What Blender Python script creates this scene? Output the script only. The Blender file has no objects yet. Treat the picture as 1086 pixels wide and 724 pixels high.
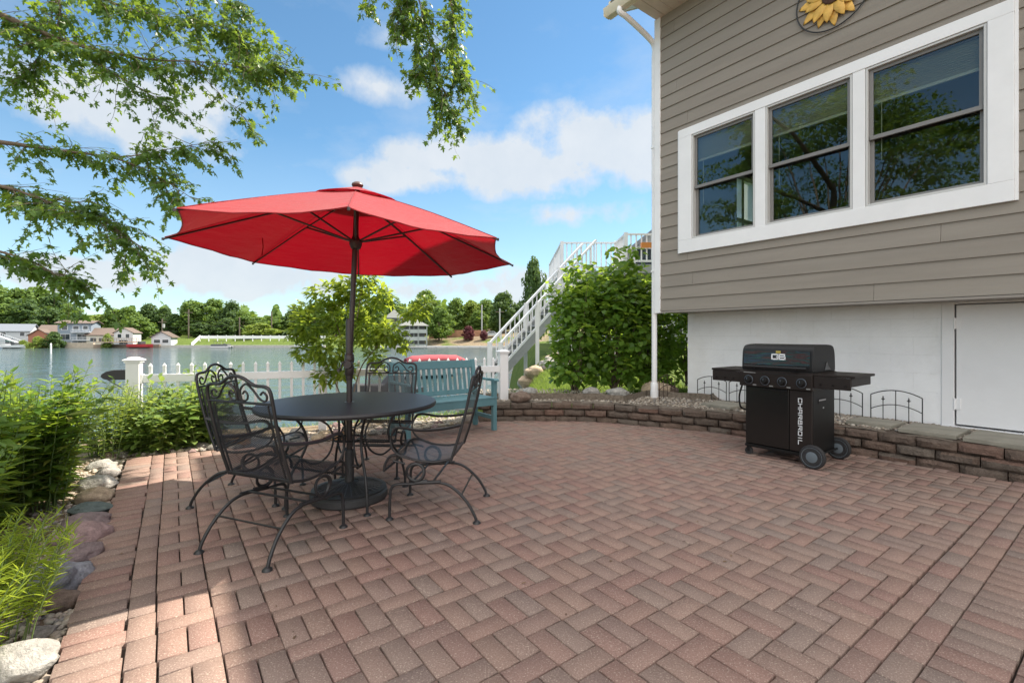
import bpy, bmesh, math, random
import numpy as np
from mathutils import Vector, Matrix, Euler, noise

# ------------------------------------------------------------------ camera, sky, sun, exposure
SC = bpy.context.scene
COL = SC.collection
FPX, HORIZ, CX, EYE = 501.0, 355.0, 543.0, 1.22        # focal length in photo pixels, horizon row, centre column, eye height
TH = math.radians(36.15)                                # the patio and house are turned this much from the view
SUN_EL, SUN_AZ = math.radians(50.0), math.radians(28.6) # elevation; azimuth from +X, counter-clockwise

cam_d = bpy.data.cameras.new('camera')
cam = bpy.data.objects.new('camera', cam_d); COL.objects.link(cam)
cam.location = (0, 0, EYE); cam.rotation_euler = (math.radians(90), 0, 0)
cam_d.sensor_width = 36.0; cam_d.lens = 36.0 * FPX / 1086.0
cam_d.shift_y = -7.0 / 1086.0
cam_d.clip_start = 0.05; cam_d.clip_end = 3000
SC.camera = cam

SC.view_settings.view_transform = 'Standard'
SC.view_settings.look = 'None'
SC.view_settings.gamma = 1.0
SC.view_settings.exposure = 1.6

sun_dir = Vector((math.cos(SUN_AZ) * math.cos(SUN_EL), math.sin(SUN_AZ) * math.cos(SUN_EL), math.sin(SUN_EL)))
sl = bpy.data.lights.new('sun', 'SUN'); sl.energy = 3.7; sl.angle = math.radians(0.5); sl.color = (1.0, 0.90, 0.76)
so = bpy.data.objects.new('sun', sl); COL.objects.link(so)
so.rotation_euler = sun_dir.to_track_quat('Z', 'Y').to_euler()

world = bpy.data.worlds.new('World'); SC.world = world; world.use_nodes = True
def build_world():
    nt = world.node_tree; N = nt.nodes; L = nt.links; N.clear()
    def n(t, **k):
        x = N.new(t)
        for a, b in k.items(): setattr(x, a, b)
        return x
    def m(op, a, b=None, clamp=False):
        x = n('ShaderNodeMath', operation=op, use_clamp=clamp)
        for i, v in enumerate((a, b)):
            if v is None: continue
            if isinstance(v, (int, float)): x.inputs[i].default_value = v
            else: L.new(v, x.inputs[i])
        return x.outputs[0]
    sky = n('ShaderNodeTexSky', sky_type='NISHITA', sun_disc=False)
    sky.sun_elevation = SUN_EL; sky.sun_rotation = math.pi / 2 - SUN_AZ
    sky.altitude = 200; sky.air_density = 1.0; sky.dust_density = 0.0; sky.ozone_density = 3.0
    tint = n('ShaderNodeMix', data_type='RGBA', blend_type='MULTIPLY'); tint.inputs['Factor'].default_value = 1.0; L.new(sky.outputs[0], tint.inputs[6]); tint.inputs[7].default_value = (.85, 1.08, 1.05, 1)
    bg = n('ShaderNodeBackground'); L.new(tint.outputs[2], bg.inputs[0]); bg.inputs[1].default_value = 0.062
    tc = n('ShaderNodeTexCoord'); d = tc.outputs['Generated']
    sep = n('ShaderNodeSeparateXYZ'); L.new(d, sep.inputs[0])
    den = m('ADD', m('MAXIMUM', sep.outputs[2], 0.0), 0.16)
    comb = n('ShaderNodeCombineXYZ')
    L.new(m('DIVIDE', sep.outputs[0], den), comb.inputs[0]); L.new(m('DIVIDE', sep.outputs[1], den), comb.inputs[1])
    def noi(scale, detail, rough, off, vec):
        mp = n('ShaderNodeMapping'); L.new(vec, mp.inputs[0]); mp.inputs['Location'].default_value = off
        t = n('ShaderNodeTexNoise'); L.new(mp.outputs[0], t.inputs['Vector'])
        t.inputs['Scale'].default_value = scale; t.inputs['Detail'].default_value = detail; t.inputs['Roughness'].default_value = rough
        return t.outputs['Fac']
    broad = noi(1.1, 8, 0.58, (3.1, 7.7, 0), comb.outputs[0])
    fine = noi(9.0, 9, 0.62, (1.3, 0.4, 2.2), d)
    wisp = noi(2.3, 7, 0.6, (9.0, 2.0, 4.0), comb.outputs[0])
    # cumulus banks at their compass bearings and heights above the lake
    blobs = [(555, 175, 230, 50, 1.2), (640, 155, 160, 66, 1.3), (470, 190, 150, 28, .95), (150, 122, 160, 62, 1.0), (215, 105, 90, 50, .9), (235, 290, 170, 56, 1.25), (100, 292, 120, 32, 1.25), (620, 225, 150, 30, .55),
             (500, 305, 170, 40, .8), (405, 92, 110, 34, .42), (430, 40, 130, 40, .30), (650, 75, 90, 50, .35)]
    acc = None
    for px, py, w, h, k in blobs:
        c = Vector(((px - CX) / FPX, 1, (HORIZ - py) / FPX)); cl = c.length; c.normalize()
        r = Vector((c.y, -c.x, 0)).normalized(); u = r.cross(c)
        def dot(v):
            x = n('ShaderNodeVectorMath', operation='DOT_PRODUCT'); L.new(d, x.inputs[0]); x.inputs[1].default_value = v; return x.outputs['Value']
        a = m('DIVIDE', dot(r), w / FPX / cl); b = m('DIVIDE', dot(u), h / FPX / cl)
        q = m('SQRT', m('ADD', m('MULTIPLY', a, a), m('MULTIPLY', b, b)))
        front = m('GREATER_THAN', dot(c), 0.3)
        g = m('MULTIPLY', m('MULTIPLY', m('SUBTRACT', 1.0, q, True), k), front)
        acc = g if acc is None else m('MAXIMUM', acc, g)
    puff = noi(4.6, 9, 0.60, (2.3, 1.1, 0.4), d)
    mid = noi(10.0, 6, 0.6, (5.3, 2.1, 1.4), d)
    f2 = m('ADD', m('MULTIPLY', m('SUBTRACT', puff, 0.5), 3.2), m('MULTIPLY', m('SUBTRACT', mid, 0.5), 1.6))
    cum = m('ADD', m('MULTIPLY', acc, 1.55), m('SUBTRACT', m('MULTIPLY', f2, m('MINIMUM', m('MULTIPLY', acc, 2.5), 1.0)), 0.38))
    cum = m('MULTIPLY', cum, 1.7, True)
    thin = m('MULTIPLY', m('MULTIPLY', m('SUBTRACT', wisp, 0.44), 1.6, True), 0.75)
    low = m('MULTIPLY', m('SUBTRACT', 0.36, sep.outputs[2]), 1.35, True)
    above = m('GREATER_THAN', sep.outputs[2], -0.02)
    dens = m('MULTIPLY', m('MAXIMUM', cum, m('MAXIMUM', thin, low)), above)
    ramp = n('ShaderNodeMix', data_type='RGBA'); L.new(fine, ramp.inputs['Factor'])
    ramp.inputs[6].default_value = (0.66, 0.74, 0.83, 1); ramp.inputs[7].default_value = (0.90, 0.93, 0.96, 1)
    cb = n('ShaderNodeBackground'); L.new(ramp.outputs[2], cb.inputs[0]); cb.inputs[1].default_value = 0.33
    mx = n('ShaderNodeMixShader'); L.new(m('MULTIPLY', dens, 0.93, True), mx.inputs[0]); L.new(bg.outputs[0], mx.inputs[1]); L.new(cb.outputs[0], mx.inputs[2])
    # bright clouds added out of view, overhead and behind, to lift ambient light
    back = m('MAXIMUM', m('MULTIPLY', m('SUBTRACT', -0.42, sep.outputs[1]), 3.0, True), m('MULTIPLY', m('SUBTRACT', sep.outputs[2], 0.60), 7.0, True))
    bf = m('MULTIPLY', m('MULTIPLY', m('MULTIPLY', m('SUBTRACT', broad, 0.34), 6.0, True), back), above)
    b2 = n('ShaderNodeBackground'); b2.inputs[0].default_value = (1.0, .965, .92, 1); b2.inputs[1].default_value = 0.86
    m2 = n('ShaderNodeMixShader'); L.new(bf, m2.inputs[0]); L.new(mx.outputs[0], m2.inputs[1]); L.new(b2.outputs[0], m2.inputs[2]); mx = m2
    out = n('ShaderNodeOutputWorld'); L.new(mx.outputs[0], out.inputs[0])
build_world()
SC.cycles.max_bounces = 8; SC.cycles.transparent_max_bounces = 16; SC.cycles.caustics_reflective = False; SC.cycles.caustics_refractive = False
SC.cycles.sample_clamp_indirect = 6.0

random.seed(7); RNG = np.random.default_rng(7)
R = math.radians
CT, ST = math.cos(TH), math.sin(TH)
def AB(a, b, z=0.0): return Vector((b * CT - a * ST, b * ST + a * CT, z))   # patio axes to world
def toab(x, y): return (-x * ST + y * CT, x * CT + y * ST)
def at(px, Y, py=None, z=None):
    X = (px - CX) / FPX * Y
    return Vector((X, Y, z if z is not None else EYE + (HORIZ - py) / FPX * Y))

# ------------------------------------------------------------------ helpers
def smooth_path(pts, n=8, closed=False):
    P = [Vector(p) for p in pts]; out = []
    m = len(P); rng = range(m if closed else m - 1)
    for i in rng:
        p1, p2 = P[i], P[(i + 1) % m]
        p0 = P[i - 1] if (i > 0 or closed) else p1 + (p1 - p2)
        p3 = P[(i + 2) % m] if (i + 2 < m or closed) else p2 + (p2 - p1)
        for k in range(n):
            t = k / n
            out.append(0.5 * ((2 * p1) + (p2 - p0) * t + (2 * p0 - 5 * p1 + 4 * p2 - p3) * t * t + (3 * p1 - p0 - 3 * p2 + p3) * t ** 3))
    if not closed: out.append(P[-1].copy())
    return out

class MB:
    def __init__(s): s.v = []; s.f = []; s.mi = []; s.cur = 0
    def add(s, vs, fs):
        o = len(s.v); s.v.extend([tuple(p) for p in vs])
        for f in fs: s.f.append(tuple(i + o for i in f)); s.mi.append(s.cur)
        return s
    def box(s, c, size, rot=None):
        x, y, z = (k / 2 for k in size)
        vs = [Vector(p) for p in ((-x,-y,-z),(x,-y,-z),(x,y,-z),(-x,y,-z),(-x,-y,z),(x,-y,z),(x,y,z),(-x,y,z))]
        if rot is not None:
            M = rot if isinstance(rot, Matrix) else Euler(rot).to_matrix()
            vs = [M @ p for p in vs]
        c = Vector(c)
        return s.add([p + c for p in vs], [(0,3,2,1),(4,5,6,7),(0,1,5,4),(1,2,6,5),(2,3,7,6),(3,0,4,7)])
    def box2(s, lo, hi):
        return s.box([(a + b) / 2 for a, b in zip(lo, hi)], [abs(b - a) for a, b in zip(lo, hi)])
    def bar(s, p, q, w, h, up=(0, 0, 1)):
        p = Vector(p); q = Vector(q); d = q - p; L = d.length; d.normalize()
        u = Vector(up); r = d.cross(u)
        if r.length < 1e-5: r = d.cross(Vector((1, 0, 0)))
        r.normalize(); u = r.cross(d)
        M = Matrix((r, d, u)).transposed()
        return s.box((p + q) / 2, (w, L, h), M)
    def tube(s, path, r, seg=8, closed=False, flat=1.0, caps=True):
        P = [Vector(p) for p in path]; n = len(P)
        rs = r if isinstance(r, (list, tuple)) else [r] * n
        t0 = (P[1] - P[0]).normalized()
        nrm = t0.orthogonal().normalized(); vs = []; fs = []
        for i in range(n):
            if closed: t = (P[(i + 1) % n] - P[i - 1]).normalized()
            else: t = (P[min(i + 1, n - 1)] - P[max(i - 1, 0)])
            if t.length < 1e-9: t = t0
            t = t.normalized()
            nrm = (nrm - t * nrm.dot(t))
            if nrm.length < 1e-6: nrm = t.orthogonal()
            nrm.normalize(); b = t.cross(nrm)
            for k in range(seg):
                a = 2 * math.pi * k / seg
                vs.append(P[i] + (nrm * math.cos(a) + b * math.sin(a) * flat) * rs[i])
        m = n if closed else n - 1
        for i in range(m):
            j = (i + 1) % n
            for k in range(seg):
                l = (k + 1) % seg
                fs.append((i * seg + k, i * seg + l, j * seg + l, j * seg + k))
        if not closed and caps:
            fs.append(tuple(range(seg - 1, -1, -1))); fs.append(tuple((n - 1) * seg + k for k in range(seg)))
        return s.add(vs, fs)
    def lathe(s, prof, c=(0, 0, 0), seg=24, axis='Z'):
        vs = []; fs = []; n = len(prof)
        for r, z in prof:
            for k in range(seg):
                a = 2 * math.pi * k / seg
                p = (r * math.cos(a), r * math.sin(a), z)
                if axis == 'Y': p = (p[0], p[2], p[1])
                if axis == 'X': p = (p[2], p[0], p[1])
                vs.append(Vector(p) + Vector(c))
        for i in range(n - 1):
            for k in range(seg):
                l = (k + 1) % seg
                fs.append((i * seg + k, i * seg + l, (i + 1) * seg + l, (i + 1) * seg + k))
        if prof[0][0] > 1e-6: fs.append(tuple(range(seg - 1, -1, -1)))
        if prof[-1][0] > 1e-6: fs.append(tuple((n - 1) * seg + k for k in range(seg)))
        return s.add(vs, fs)
    def prism(s, poly, lo, hi, plane='XZ'):
        n = len(poly)
        def P(u, v, w): return {'XZ': (u, w, v), 'YZ': (w, u, v), 'XY': (u, v, w)}[plane]
        vs = [P(u, v, lo) for u, v in poly] + [P(u, v, hi) for u, v in poly]
        fs = [tuple(range(n)), tuple(range(2 * n - 1, n - 1, -1))] + [(i, i + n, (i + 1) % n + n, (i + 1) % n) for i in range(n)]
        return s.add(vs, fs)

def link(name, me, parent=None, loc=None, rot=None):
    o = bpy.data.objects.new(name, me); COL.objects.link(o)
    if parent is not None: o.parent = parent
    if loc is not None: o.location = loc
    if rot is not None: o.rotation_euler = rot if not isinstance(rot, (int, float)) else (0, 0, rot)
    return o
def obj(name, mb, mats, parent=None, loc=None, rot=None, smooth=None, bevel=0, seg=2):
    me = bpy.data.meshes.new(name); me.from_pydata(mb.v, [], mb.f)
    ml = mats if isinstance(mats, (list, tuple)) else [mats]
    for m in ml: me.materials.append(m)
    if len(ml) > 1: me.polygons.foreach_set('material_index', mb.mi)
    me.update()
    bm = bmesh.new(); bm.from_mesh(me); bmesh.ops.recalc_face_normals(bm, faces=bm.faces); bm.to_mesh(me); bm.free()
    if smooth:
        me.shade_smooth(); me.set_sharp_from_angle(angle=R(smooth))
    o = link(name, me, parent, loc, rot)
    if bevel:
        b = o.modifiers.new('Bevel', 'BEVEL'); b.width = bevel; b.segments = seg; b.limit_method = 'ANGLE'; b.angle_limit = R(40); b.harden_normals = False
    return o
def npmesh(name, V, F, mat, parent=None, loc=None, smooth=False):
    """V (n,3); F list of arrays of equal-sided faces"""
    me = bpy.data.meshes.new(name)
    V = np.asarray(V, np.float32); me.vertices.add(len(V)); me.vertices.foreach_set('co', V.ravel())
    loops = np.concatenate([f.ravel() for f in F]).astype(np.int32)
    sizes = np.concatenate([np.full(len(f), f.shape[1]) for f in F]).astype(np.int32)
    starts = np.concatenate([[0], np.cumsum(sizes)[:-1]]).astype(np.int32)
    me.loops.add(len(loops)); me.loops.foreach_set('vertex_index', loops)
    me.polygons.add(len(sizes)); me.polygons.foreach_set('loop_start', starts); me.polygons.foreach_set('loop_total', sizes)
    if mat is not None: me.materials.append(mat)
    me.update(calc_edges=True); me.validate()
    if smooth: me.shade_smooth()
    return link(name, me, parent, loc)
def tag(o, label, cat, group=None):
    o['label'] = label; o['category'] = cat
    if group: o['group'] = group
    return o
def thing(name, label, cat, loc=(0, 0, 0), rot=0.0, group=None):
    o = bpy.data.objects.new(name, None); COL.objects.link(o); o.empty_display_size = 0.2
    o.location = loc; o.rotation_euler = (0, 0, rot)
    return tag(o, label, cat, group)
def structure(o): o['kind'] = 'structure'; return o
def stuff(o, label=None, cat=None):
    o['kind'] = 'stuff'
    if label: o['label'] = label; o['category'] = cat
    return o
def kids(o): return [c for c in bpy.data.objects if c.parent == o]
def dup(root, loc=None, rot=None, scale=None, label=None, group=None):
    """copy a thing with its parts and their sub-parts"""
    def cp(o, par):
        c = o.copy(); COL.objects.link(c)
        if par is not None: c.parent = par
        for ch in list(o.children): cp(ch, c)
        return c
    r = cp(root, None)
    if loc is not None: r.location = loc
    if rot is not None: r.rotation_euler = (0, 0, rot) if isinstance(rot, (int, float)) else rot
    if scale is not None: r.scale = scale if not isinstance(scale, (int, float)) else (scale,) * 3
    if label: r['label'] = label
    if group: r['group'] = group
    return r

# ------------------------------------------------------------------ materials
MATS = {}
def mat(name, col, rough=0.6, metal=0.0, var=0.0, vscale=8.0, bump=0.0, bscale=60.0, island=None, spec=0.5, speck=None, coat=0.0, stretch=None, detail=6, stain=None):
    """Principled with noise-driven colour variation, optional per-piece colour, speckle and bump"""
    if name in MATS: return MATS[name]
    m = bpy.data.materials.new(name); m.use_nodes = True; nt = m.node_tree; N = nt.nodes; L = nt.links
    p = N['Principled BSDF']; p.inputs['Roughness'].default_value = rough; p.inputs['Metallic'].default_value = metal
    p.inputs['Specular IOR Level'].default_value = spec; p.inputs['Coat Weight'].default_value = coat
    tc = N.new('ShaderNodeTexCoord'); src = tc.outputs['Object']
    if stretch:
        mp = N.new('ShaderNodeMapping'); mp.inputs['Scale'].default_value = stretch; L.new(src, mp.inputs[0]); src = mp.outputs[0]
    def noi(sc, det=6, ro=0.6):
        t = N.new('ShaderNodeTexNoise'); L.new(src, t.inputs['Vector']); t.inputs['Scale'].default_value = sc
        t.inputs['Detail'].default_value = det; t.inputs['Roughness'].default_value = ro; return t.outputs['Fac']
    def mix(fac, a, b, mode='MIX'):
        x = N.new('ShaderNodeMix'); x.data_type = 'RGBA'; x.blend_type = mode
        if isinstance(fac, (int, float)): x.inputs[0].default_value = fac
        else: L.new(fac, x.inputs[0])
        for i, v in ((6, a), (7, b)):
            if isinstance(v, tuple): x.inputs[i].default_value = (*v[:3], 1)
            else: L.new(v, x.inputs[i])
        return x.outputs[2]
    c = tuple(col)
    if island:
        g = N.new('ShaderNodeNewGeometry'); cr = N.new('ShaderNodeValToRGB'); L.new(g.outputs['Random Per Island'], cr.inputs[0])
        cols = [c] + list(island); e = cr.color_ramp.elements
        while len(e) < len(cols): e.new(0.5)
        for i, q in enumerate(cols): e[i].position = i / (len(cols) - 1); e[i].color = (*q, 1)
        c = cr.outputs[0]
    if var:
        f = noi(vscale, detail)
        mr = N.new('ShaderNodeMapRange'); L.new(f, mr.inputs[0]); mr.inputs[1].default_value = 0.3; mr.inputs[2].default_value = 0.7
        mr.inputs[3].default_value = 1 - var; mr.inputs[4].default_value = 1 + var
        cx = N.new('ShaderNodeCombineXYZ')
        for i in range(3): L.new(mr.outputs[0], cx.inputs[i])
        c = mix(1.0, c, cx.outputs[0], 'MULTIPLY')
    if stain:
        f = noi(stain[0], 7, .68); mr = N.new('ShaderNodeMapRange'); L.new(f, mr.inputs[0]); mr.inputs[1].default_value = .48; mr.inputs[2].default_value = .68; mr.inputs[4].default_value = stain[2]
        c = mix(mr.outputs[0], c, tuple(stain[1]))
    if speck:
        sc, scol, th, amt = speck
        f = noi(sc, 2, 0.5)
        mr = N.new('ShaderNodeMapRange'); L.new(f, mr.inputs[0]); mr.inputs[1].default_value = th; mr.inputs[2].default_value = th + 0.08
        mr.inputs[4].default_value = amt
        c = mix(mr.outputs[0], c, tuple(scol))
    if isinstance(c, tuple): p.inputs['Base Color'].default_value = (*c, 1)
    else: L.new(c, p.inputs['Base Color'])
    if bump:
        b = N.new('ShaderNodeBump'); b.inputs['Strength'].default_value = 1.0; b.inputs['Distance'].default_value = bump
        L.new(noi(bscale, 5), b.inputs['Height']); L.new(b.outputs[0], p.inputs['Normal'])
    MATS[name] = m
    return m

def leaf_mat(name, cols, trans, tw=0.45, rough=0.45):
    if name in MATS: return MATS[name]
    m = bpy.data.materials.new(name); m.use_nodes = True; nt = m.node_tree; N = nt.nodes; L = nt.links
    p = N['Principled BSDF']; out = N['Material Output']; p.inputs['Roughness'].default_value = rough; p.inputs['Specular IOR Level'].default_value = 0.35
    g = N.new('ShaderNodeNewGeometry'); cr = N.new('ShaderNodeValToRGB'); L.new(g.outputs['Random Per Island'], cr.inputs[0])
    e = cr.color_ramp.elements
    while len(e) < len(cols): e.new(0.5)
    for i, q in enumerate(cols): e[i].position = i / (len(cols) - 1); e[i].color = (*q, 1)
    L.new(cr.outputs[0], p.inputs['Base Color'])
    t = N.new('ShaderNodeBsdfTranslucent'); t.inputs[0].default_value = (*trans, 1)
    mx = N.new('ShaderNodeMixShader'); mx.inputs[0].default_value = tw
    L.new(p.outputs[0], mx.inputs[1]); L.new(t.outputs[0], mx.inputs[2]); L.new(mx.outputs[0], out.inputs[0])
    MATS[name] = m
    return m

# leaf templates: x along the leaf, y across, z normal
LEAF = (np.array([(0,0,0),(.28,.20,.05),(.66,.19,.03),(1,0,-.10),(.66,-.19,.03),(.28,-.20,.05),(.5,0,0.0)]), [(0,6,2,1),(6,3,2),(0,5,4,6),(6,4,3)])
NARROW = (np.array([(0,0,0),(.35,.085,.02),(1,0,-.14),(.35,-.085,.02)]), [(0,2,1),(0,3,2)])
ROUND = (np.array([(0,0,0),(.10,.30,.04),(.45,.40,.05),(.80,.22,0),(1,0,-.10),(.80,-.22,0),(.45,-.40,.05),(.10,-.30,.04),(.45,0,-.02)]),
         [(0,8,2,1),(8,4,3,2),(0,7,6,8),(8,6,5,4)])
MAPLE = (np.array([(0,0,0),(.14,.10,0),(.02,.46,-.06),(.30,.17,0),(.56,.54,-.08),(.55,.13,.02),(.74,.19,-.02),(1,0,-.12),(.74,-.19,-.02),(.55,-.13,.02),(.56,-.54,-.08),(.30,-.17,0),(.02,-.46,-.06),(.14,-.10,0),(.35,0,.03)]),
         [(0,14,3,1),(1,3,2),(14,5,4,3),(14,7,6,5),(0,13,11,14),(13,12,11),(14,11,10,9),(14,9,8,7)])
BLADE = (np.array([(0,.035,0),(0,-.035,0),(.6,-.02,-.06),(1,0,-.25),(.6,.02,-.06)]), [(0,1,2,4),(4,2,3)])
CLUMP = (np.array([(-.5,-.1,0),(-.1,-.5,.08),(.45,-.25,0),(.5,.3,.1),(0,.5,0),(-.45,.25,-.08)]), [(0,1,2,3),(0,3,4,5)])

def leaves(name, P, D, U, S, tmpl, m, parent=None, loc=None, W=None):
    """one mesh of many leaves: P base, D axis, U approximate normal, S length"""
    P = np.asarray(P, float); D = np.asarray(D, float); U = np.asarray(U, float); S = np.asarray(S, float)
    D = D / np.maximum(np.linalg.norm(D, axis=1, keepdims=True), 1e-9)
    Y = np.cross(U, D); Y /= np.maximum(np.linalg.norm(Y, axis=1, keepdims=True), 1e-9)
    Z = np.cross(D, Y)
    T, F = tmpl
    W = np.ones(len(P)) if W is None else np.asarray(W)
    V = P[:, None] + (T[None, :, 0:1] * D[:, None] + T[None, :, 1:2] * Y[:, None] * W[:, None, None] + T[None, :, 2:3] * Z[:, None]) * S[:, None, None]
    n, k = len(P), len(T)
    off = (np.arange(n) * k)[:, None]
    groups = {}
    for f in F: groups.setdefault(len(f), []).append(f)
    FF = [(np.array(fs)[None] + off[:, :, None]).reshape(-1, s) for s, fs in groups.items()]
    return npmesh(name, V.reshape(-1, 3), FF, m, parent, loc)
def rnd_unit(n):
    v = RNG.normal(size=(n, 3)); return v / np.linalg.norm(v, axis=1, keepdims=True)
# ------------------------------------------------------------------ ground, lake
LAKE_Z = -2.0
SHORE = np.array([(-60,-40),(-12,-40),(-11.5,-5),(-11,1),(-9,4.6),(-7,5.7),(-4.6,6.75),(-2.5,7.6),(-1,8.4),(-.2,9.8),(.2,14),(.3,25),(.6,60),(1,112),(-8,116),(-40,121),(-80,123),(-130,121),(-200,105),(-300,60),(-420,0),(-420,-40)], float)
PATIO = [(-.33,-1.6),(-.33,6.07),(.43,5.9),(1.3,5.66),(3.0,5.6),(3.78,5.62),(4.4,5.25),(4.96,4.6),(5.42,3.58),(5.62,3.0),(5.70,1.98),(5.72,-1.6)]   # (b, a)
def in_poly(px, py, poly):
    px = np.asarray(px); inside = np.zeros(px.shape, bool); n = len(poly)
    for i in range(n):
        x1, y1 = poly[i]; x2, y2 = poly[(i + 1) % n]
        if y1 == y2: continue
        c = ((y1 > py) != (y2 > py)) & (px < (x2 - x1) * (py - y1) / (y2 - y1) + x1)
        inside ^= c
    return inside
def poly_dist(px, py, poly):
    d = np.full(np.shape(px), 1e9); n = len(poly)
    for i in range(n):
        x1, y1 = poly[i]; x2, y2 = poly[(i + 1) % n]
        ex, ey = x2 - x1, y2 - y1; t = np.clip(((px - x1) * ex + (py - y1) * ey) / (ex * ex + ey * ey), 0, 1)
        d = np.minimum(d, np.hypot(px - x1 - t * ex, py - y1 - t * ey))
    return d
def sstep(a, b, x):
    t = np.clip((x - a) / (b - a), 0, 1); return t * t * (3 - 2 * t)
def ground_h(x, y):
    x = np.asarray(x, float); y = np.asarray(y, float)
    a, b = toab(x, y)
    near = np.full(x.shape, -0.02)
    near = near - 0.16 * np.maximum(0, -b - .75)                                     # bed falls away to the left
    rise = sstep(-1.2, 1.2, x) * sstep(5.5, 7.2, y)
    near = near + rise * (.14 + .05 * np.clip(y - 8, 0, 14))
    lump = .02 * np.sin(x * 2.1 + 1) * np.sin(y * 1.7)
    near = near + lump * sstep(5.8, 7.5, a)
    pin = in_poly(b, a, PATIO); pd = poly_dist(b, a, PATIO)
    near = np.where(pin | (b > 5.6) & (a < 4.4), -.09, np.where(pd < .12, np.minimum(near, -.05), near))
    far_d = poly_dist(x, y, [tuple(p) for p in SHORE])
    far = -1.6 + .15 * np.clip(far_d, 0, 12) + .02 * np.clip(far_d, 0, 60) + .05 * np.clip(far_d - 30, 0, 400)
    right = sstep(-32, -12, x) * sstep(60, 105, y)
    far = far + right * .055 * np.clip(far_d - 2, 0, 60)
    w = sstep(26, 70, np.hypot(x, y))
    land = near * (1 - w) + far * w
    ins = in_poly(x, y, [tuple(p) for p in SHORE])
    sd = np.where(ins, -far_d, far_d)
    k = sstep(-1.4, .9, sd)
    return -3.2 * (1 - k) + land * k
def gh(x, y): return float(ground_h(np.array([x]), np.array([y]))[0])
def build_ground():
    u = np.linspace(-1, 1, 300); xs = 3.2 * np.sinh(u * 5.9)
    v = np.linspace(-.62, 1, 300); ys = 6 + 3.4 * np.sinh(v * 5.9)
    X, Y = np.meshgrid(xs, ys); Z = ground_h(X, Y)
    V = np.stack([X.ravel(), Y.ravel(), Z.ravel()], 1)
    i = np.arange(299); I, J = np.meshgrid(i, i); q = (J * 300 + I).ravel()
    F = np.stack([q, q + 1, q + 301, q + 300], 1)
    m = bpy.data.materials.new('lawn_earth'); m.use_nodes = True; nt = m.node_tree; N = nt.nodes; L = nt.links
    p = N['Principled BSDF']; p.inputs['Roughness'].default_value = .95; p.inputs['Specular IOR Level'].default_value = .1
    tc = N.new('ShaderNodeTexCoord')
    def noi(s, d=5):
        t = N.new('ShaderNodeTexNoise'); L.new(tc.outputs['Object'], t.inputs['Vector']); t.inputs['Scale'].default_value = s; t.inputs['Detail'].default_value = d; return t.outputs['Fac']
    cr = N.new('ShaderNodeValToRGB'); L.new(noi(2.5), cr.inputs[0]); e = cr.color_ramp.elements
    e[0].position = .3; e[0].color = (.05, .085, .018, 1); e[1].position = .7; e[1].color = (.13, .17, .04, 1)
    cr2 = N.new('ShaderNodeValToRGB'); L.new(noi(6), cr2.inputs[0]); e = cr2.color_ramp.elements
    e[0].position = .35; e[0].color = (.13, .095, .06, 1); e[1].position = .7; e[1].color = (.30, .25, .18, 1)
    # bare earth and gravel near the patio and on the far right slope: by position
    sx = N.new('ShaderNodeSeparateXYZ'); L.new(tc.outputs['Object'], sx.inputs[0])
    def mr(src, a, b):
        x = N.new('ShaderNodeMapRange'); L.new(src, x.inputs[0]); x.inputs[1].default_value = a; x.inputs[2].default_value = b; return x.outputs[0]
    def mm(op, a, b):
        x = N.new('ShaderNodeMath'); x.operation = op; x.use_clamp = True
        for i, v in enumerate((a, b)):
            if isinstance(v, (int, float)): x.inputs[i].default_value = v
            else: L.new(v, x.inputs[i])
        return x.outputs[0]
    nearw = mm('MULTIPLY', mr(sx.outputs[1], 7.3, 6.6), 1.0)
    farw = mm('MULTIPLY', mm('MULTIPLY', mr(sx.outputs[1], 80, 100), mr(sx.outputs[0], -27, -20)), mr(noi(.16), .38, .52))
    x = N.new('ShaderNodeMix'); x.data_type = 'RGBA'; L.new(mm('MAXIMUM', nearw, farw), x.inputs[0]); L.new(cr.outputs[0], x.inputs[6]); L.new(cr2.outputs[0], x.inputs[7])
    L.new(x.outputs[2], p.inputs['Base Color'])
    b = N.new('ShaderNodeBump'); b.inputs['Distance'].default_value = .03; L.new(noi(30), b.inputs['Height']); L.new(b.outputs[0], p.inputs['Normal'])
    structure(npmesh('ground', V, [F], m, smooth=True))
build_ground()

def build_lake():
    m = bpy.data.materials.new('lake_water'); m.use_nodes = True; nt = m.node_tree; N = nt.nodes; L = nt.links
    p = N['Principled BSDF']; p.inputs['Base Color'].default_value = (.05, .08, .082, 1); p.inputs['Roughness'].default_value = .06; p.inputs['IOR'].default_value = 1.33
    tc = N.new('ShaderNodeTexCoord')
    def wav(s, sx, det):
        mp = N.new('ShaderNodeMapping'); L.new(tc.outputs['Object'], mp.inputs[0]); mp.inputs['Scale'].default_value = (sx, 1, 1); mp.inputs['Rotation'].default_value = (0, 0, .25)
        t = N.new('ShaderNodeTexNoise'); L.new(mp.outputs[0], t.inputs['Vector']); t.inputs['Scale'].default_value = s; t.inputs['Detail'].default_value = det; return t.outputs['Fac']
    prev = None
    for s, sx, det, dist in ((2.6, .5, 3, .085), (.35, .5, 3, .24), (9, .7, 2, .016)):
        b = N.new('ShaderNodeBump'); b.inputs['Distance'].default_value = dist; b.inputs['Strength'].default_value = 1
        L.new(wav(s, sx, det), b.inputs['Height'])
        if prev: L.new(prev, b.inputs['Normal'])
        prev = b.outputs[0]
    L.new(prev, p.inputs['Normal'])
    mb = MB(); mb.add([(-430,-45,LAKE_Z),(60,-45,LAKE_Z),(60,150,LAKE_Z),(-430,150,LAKE_Z)], [(0,1,2,3)])
    structure(obj('lake', mb, m))
build_lake()

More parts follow.
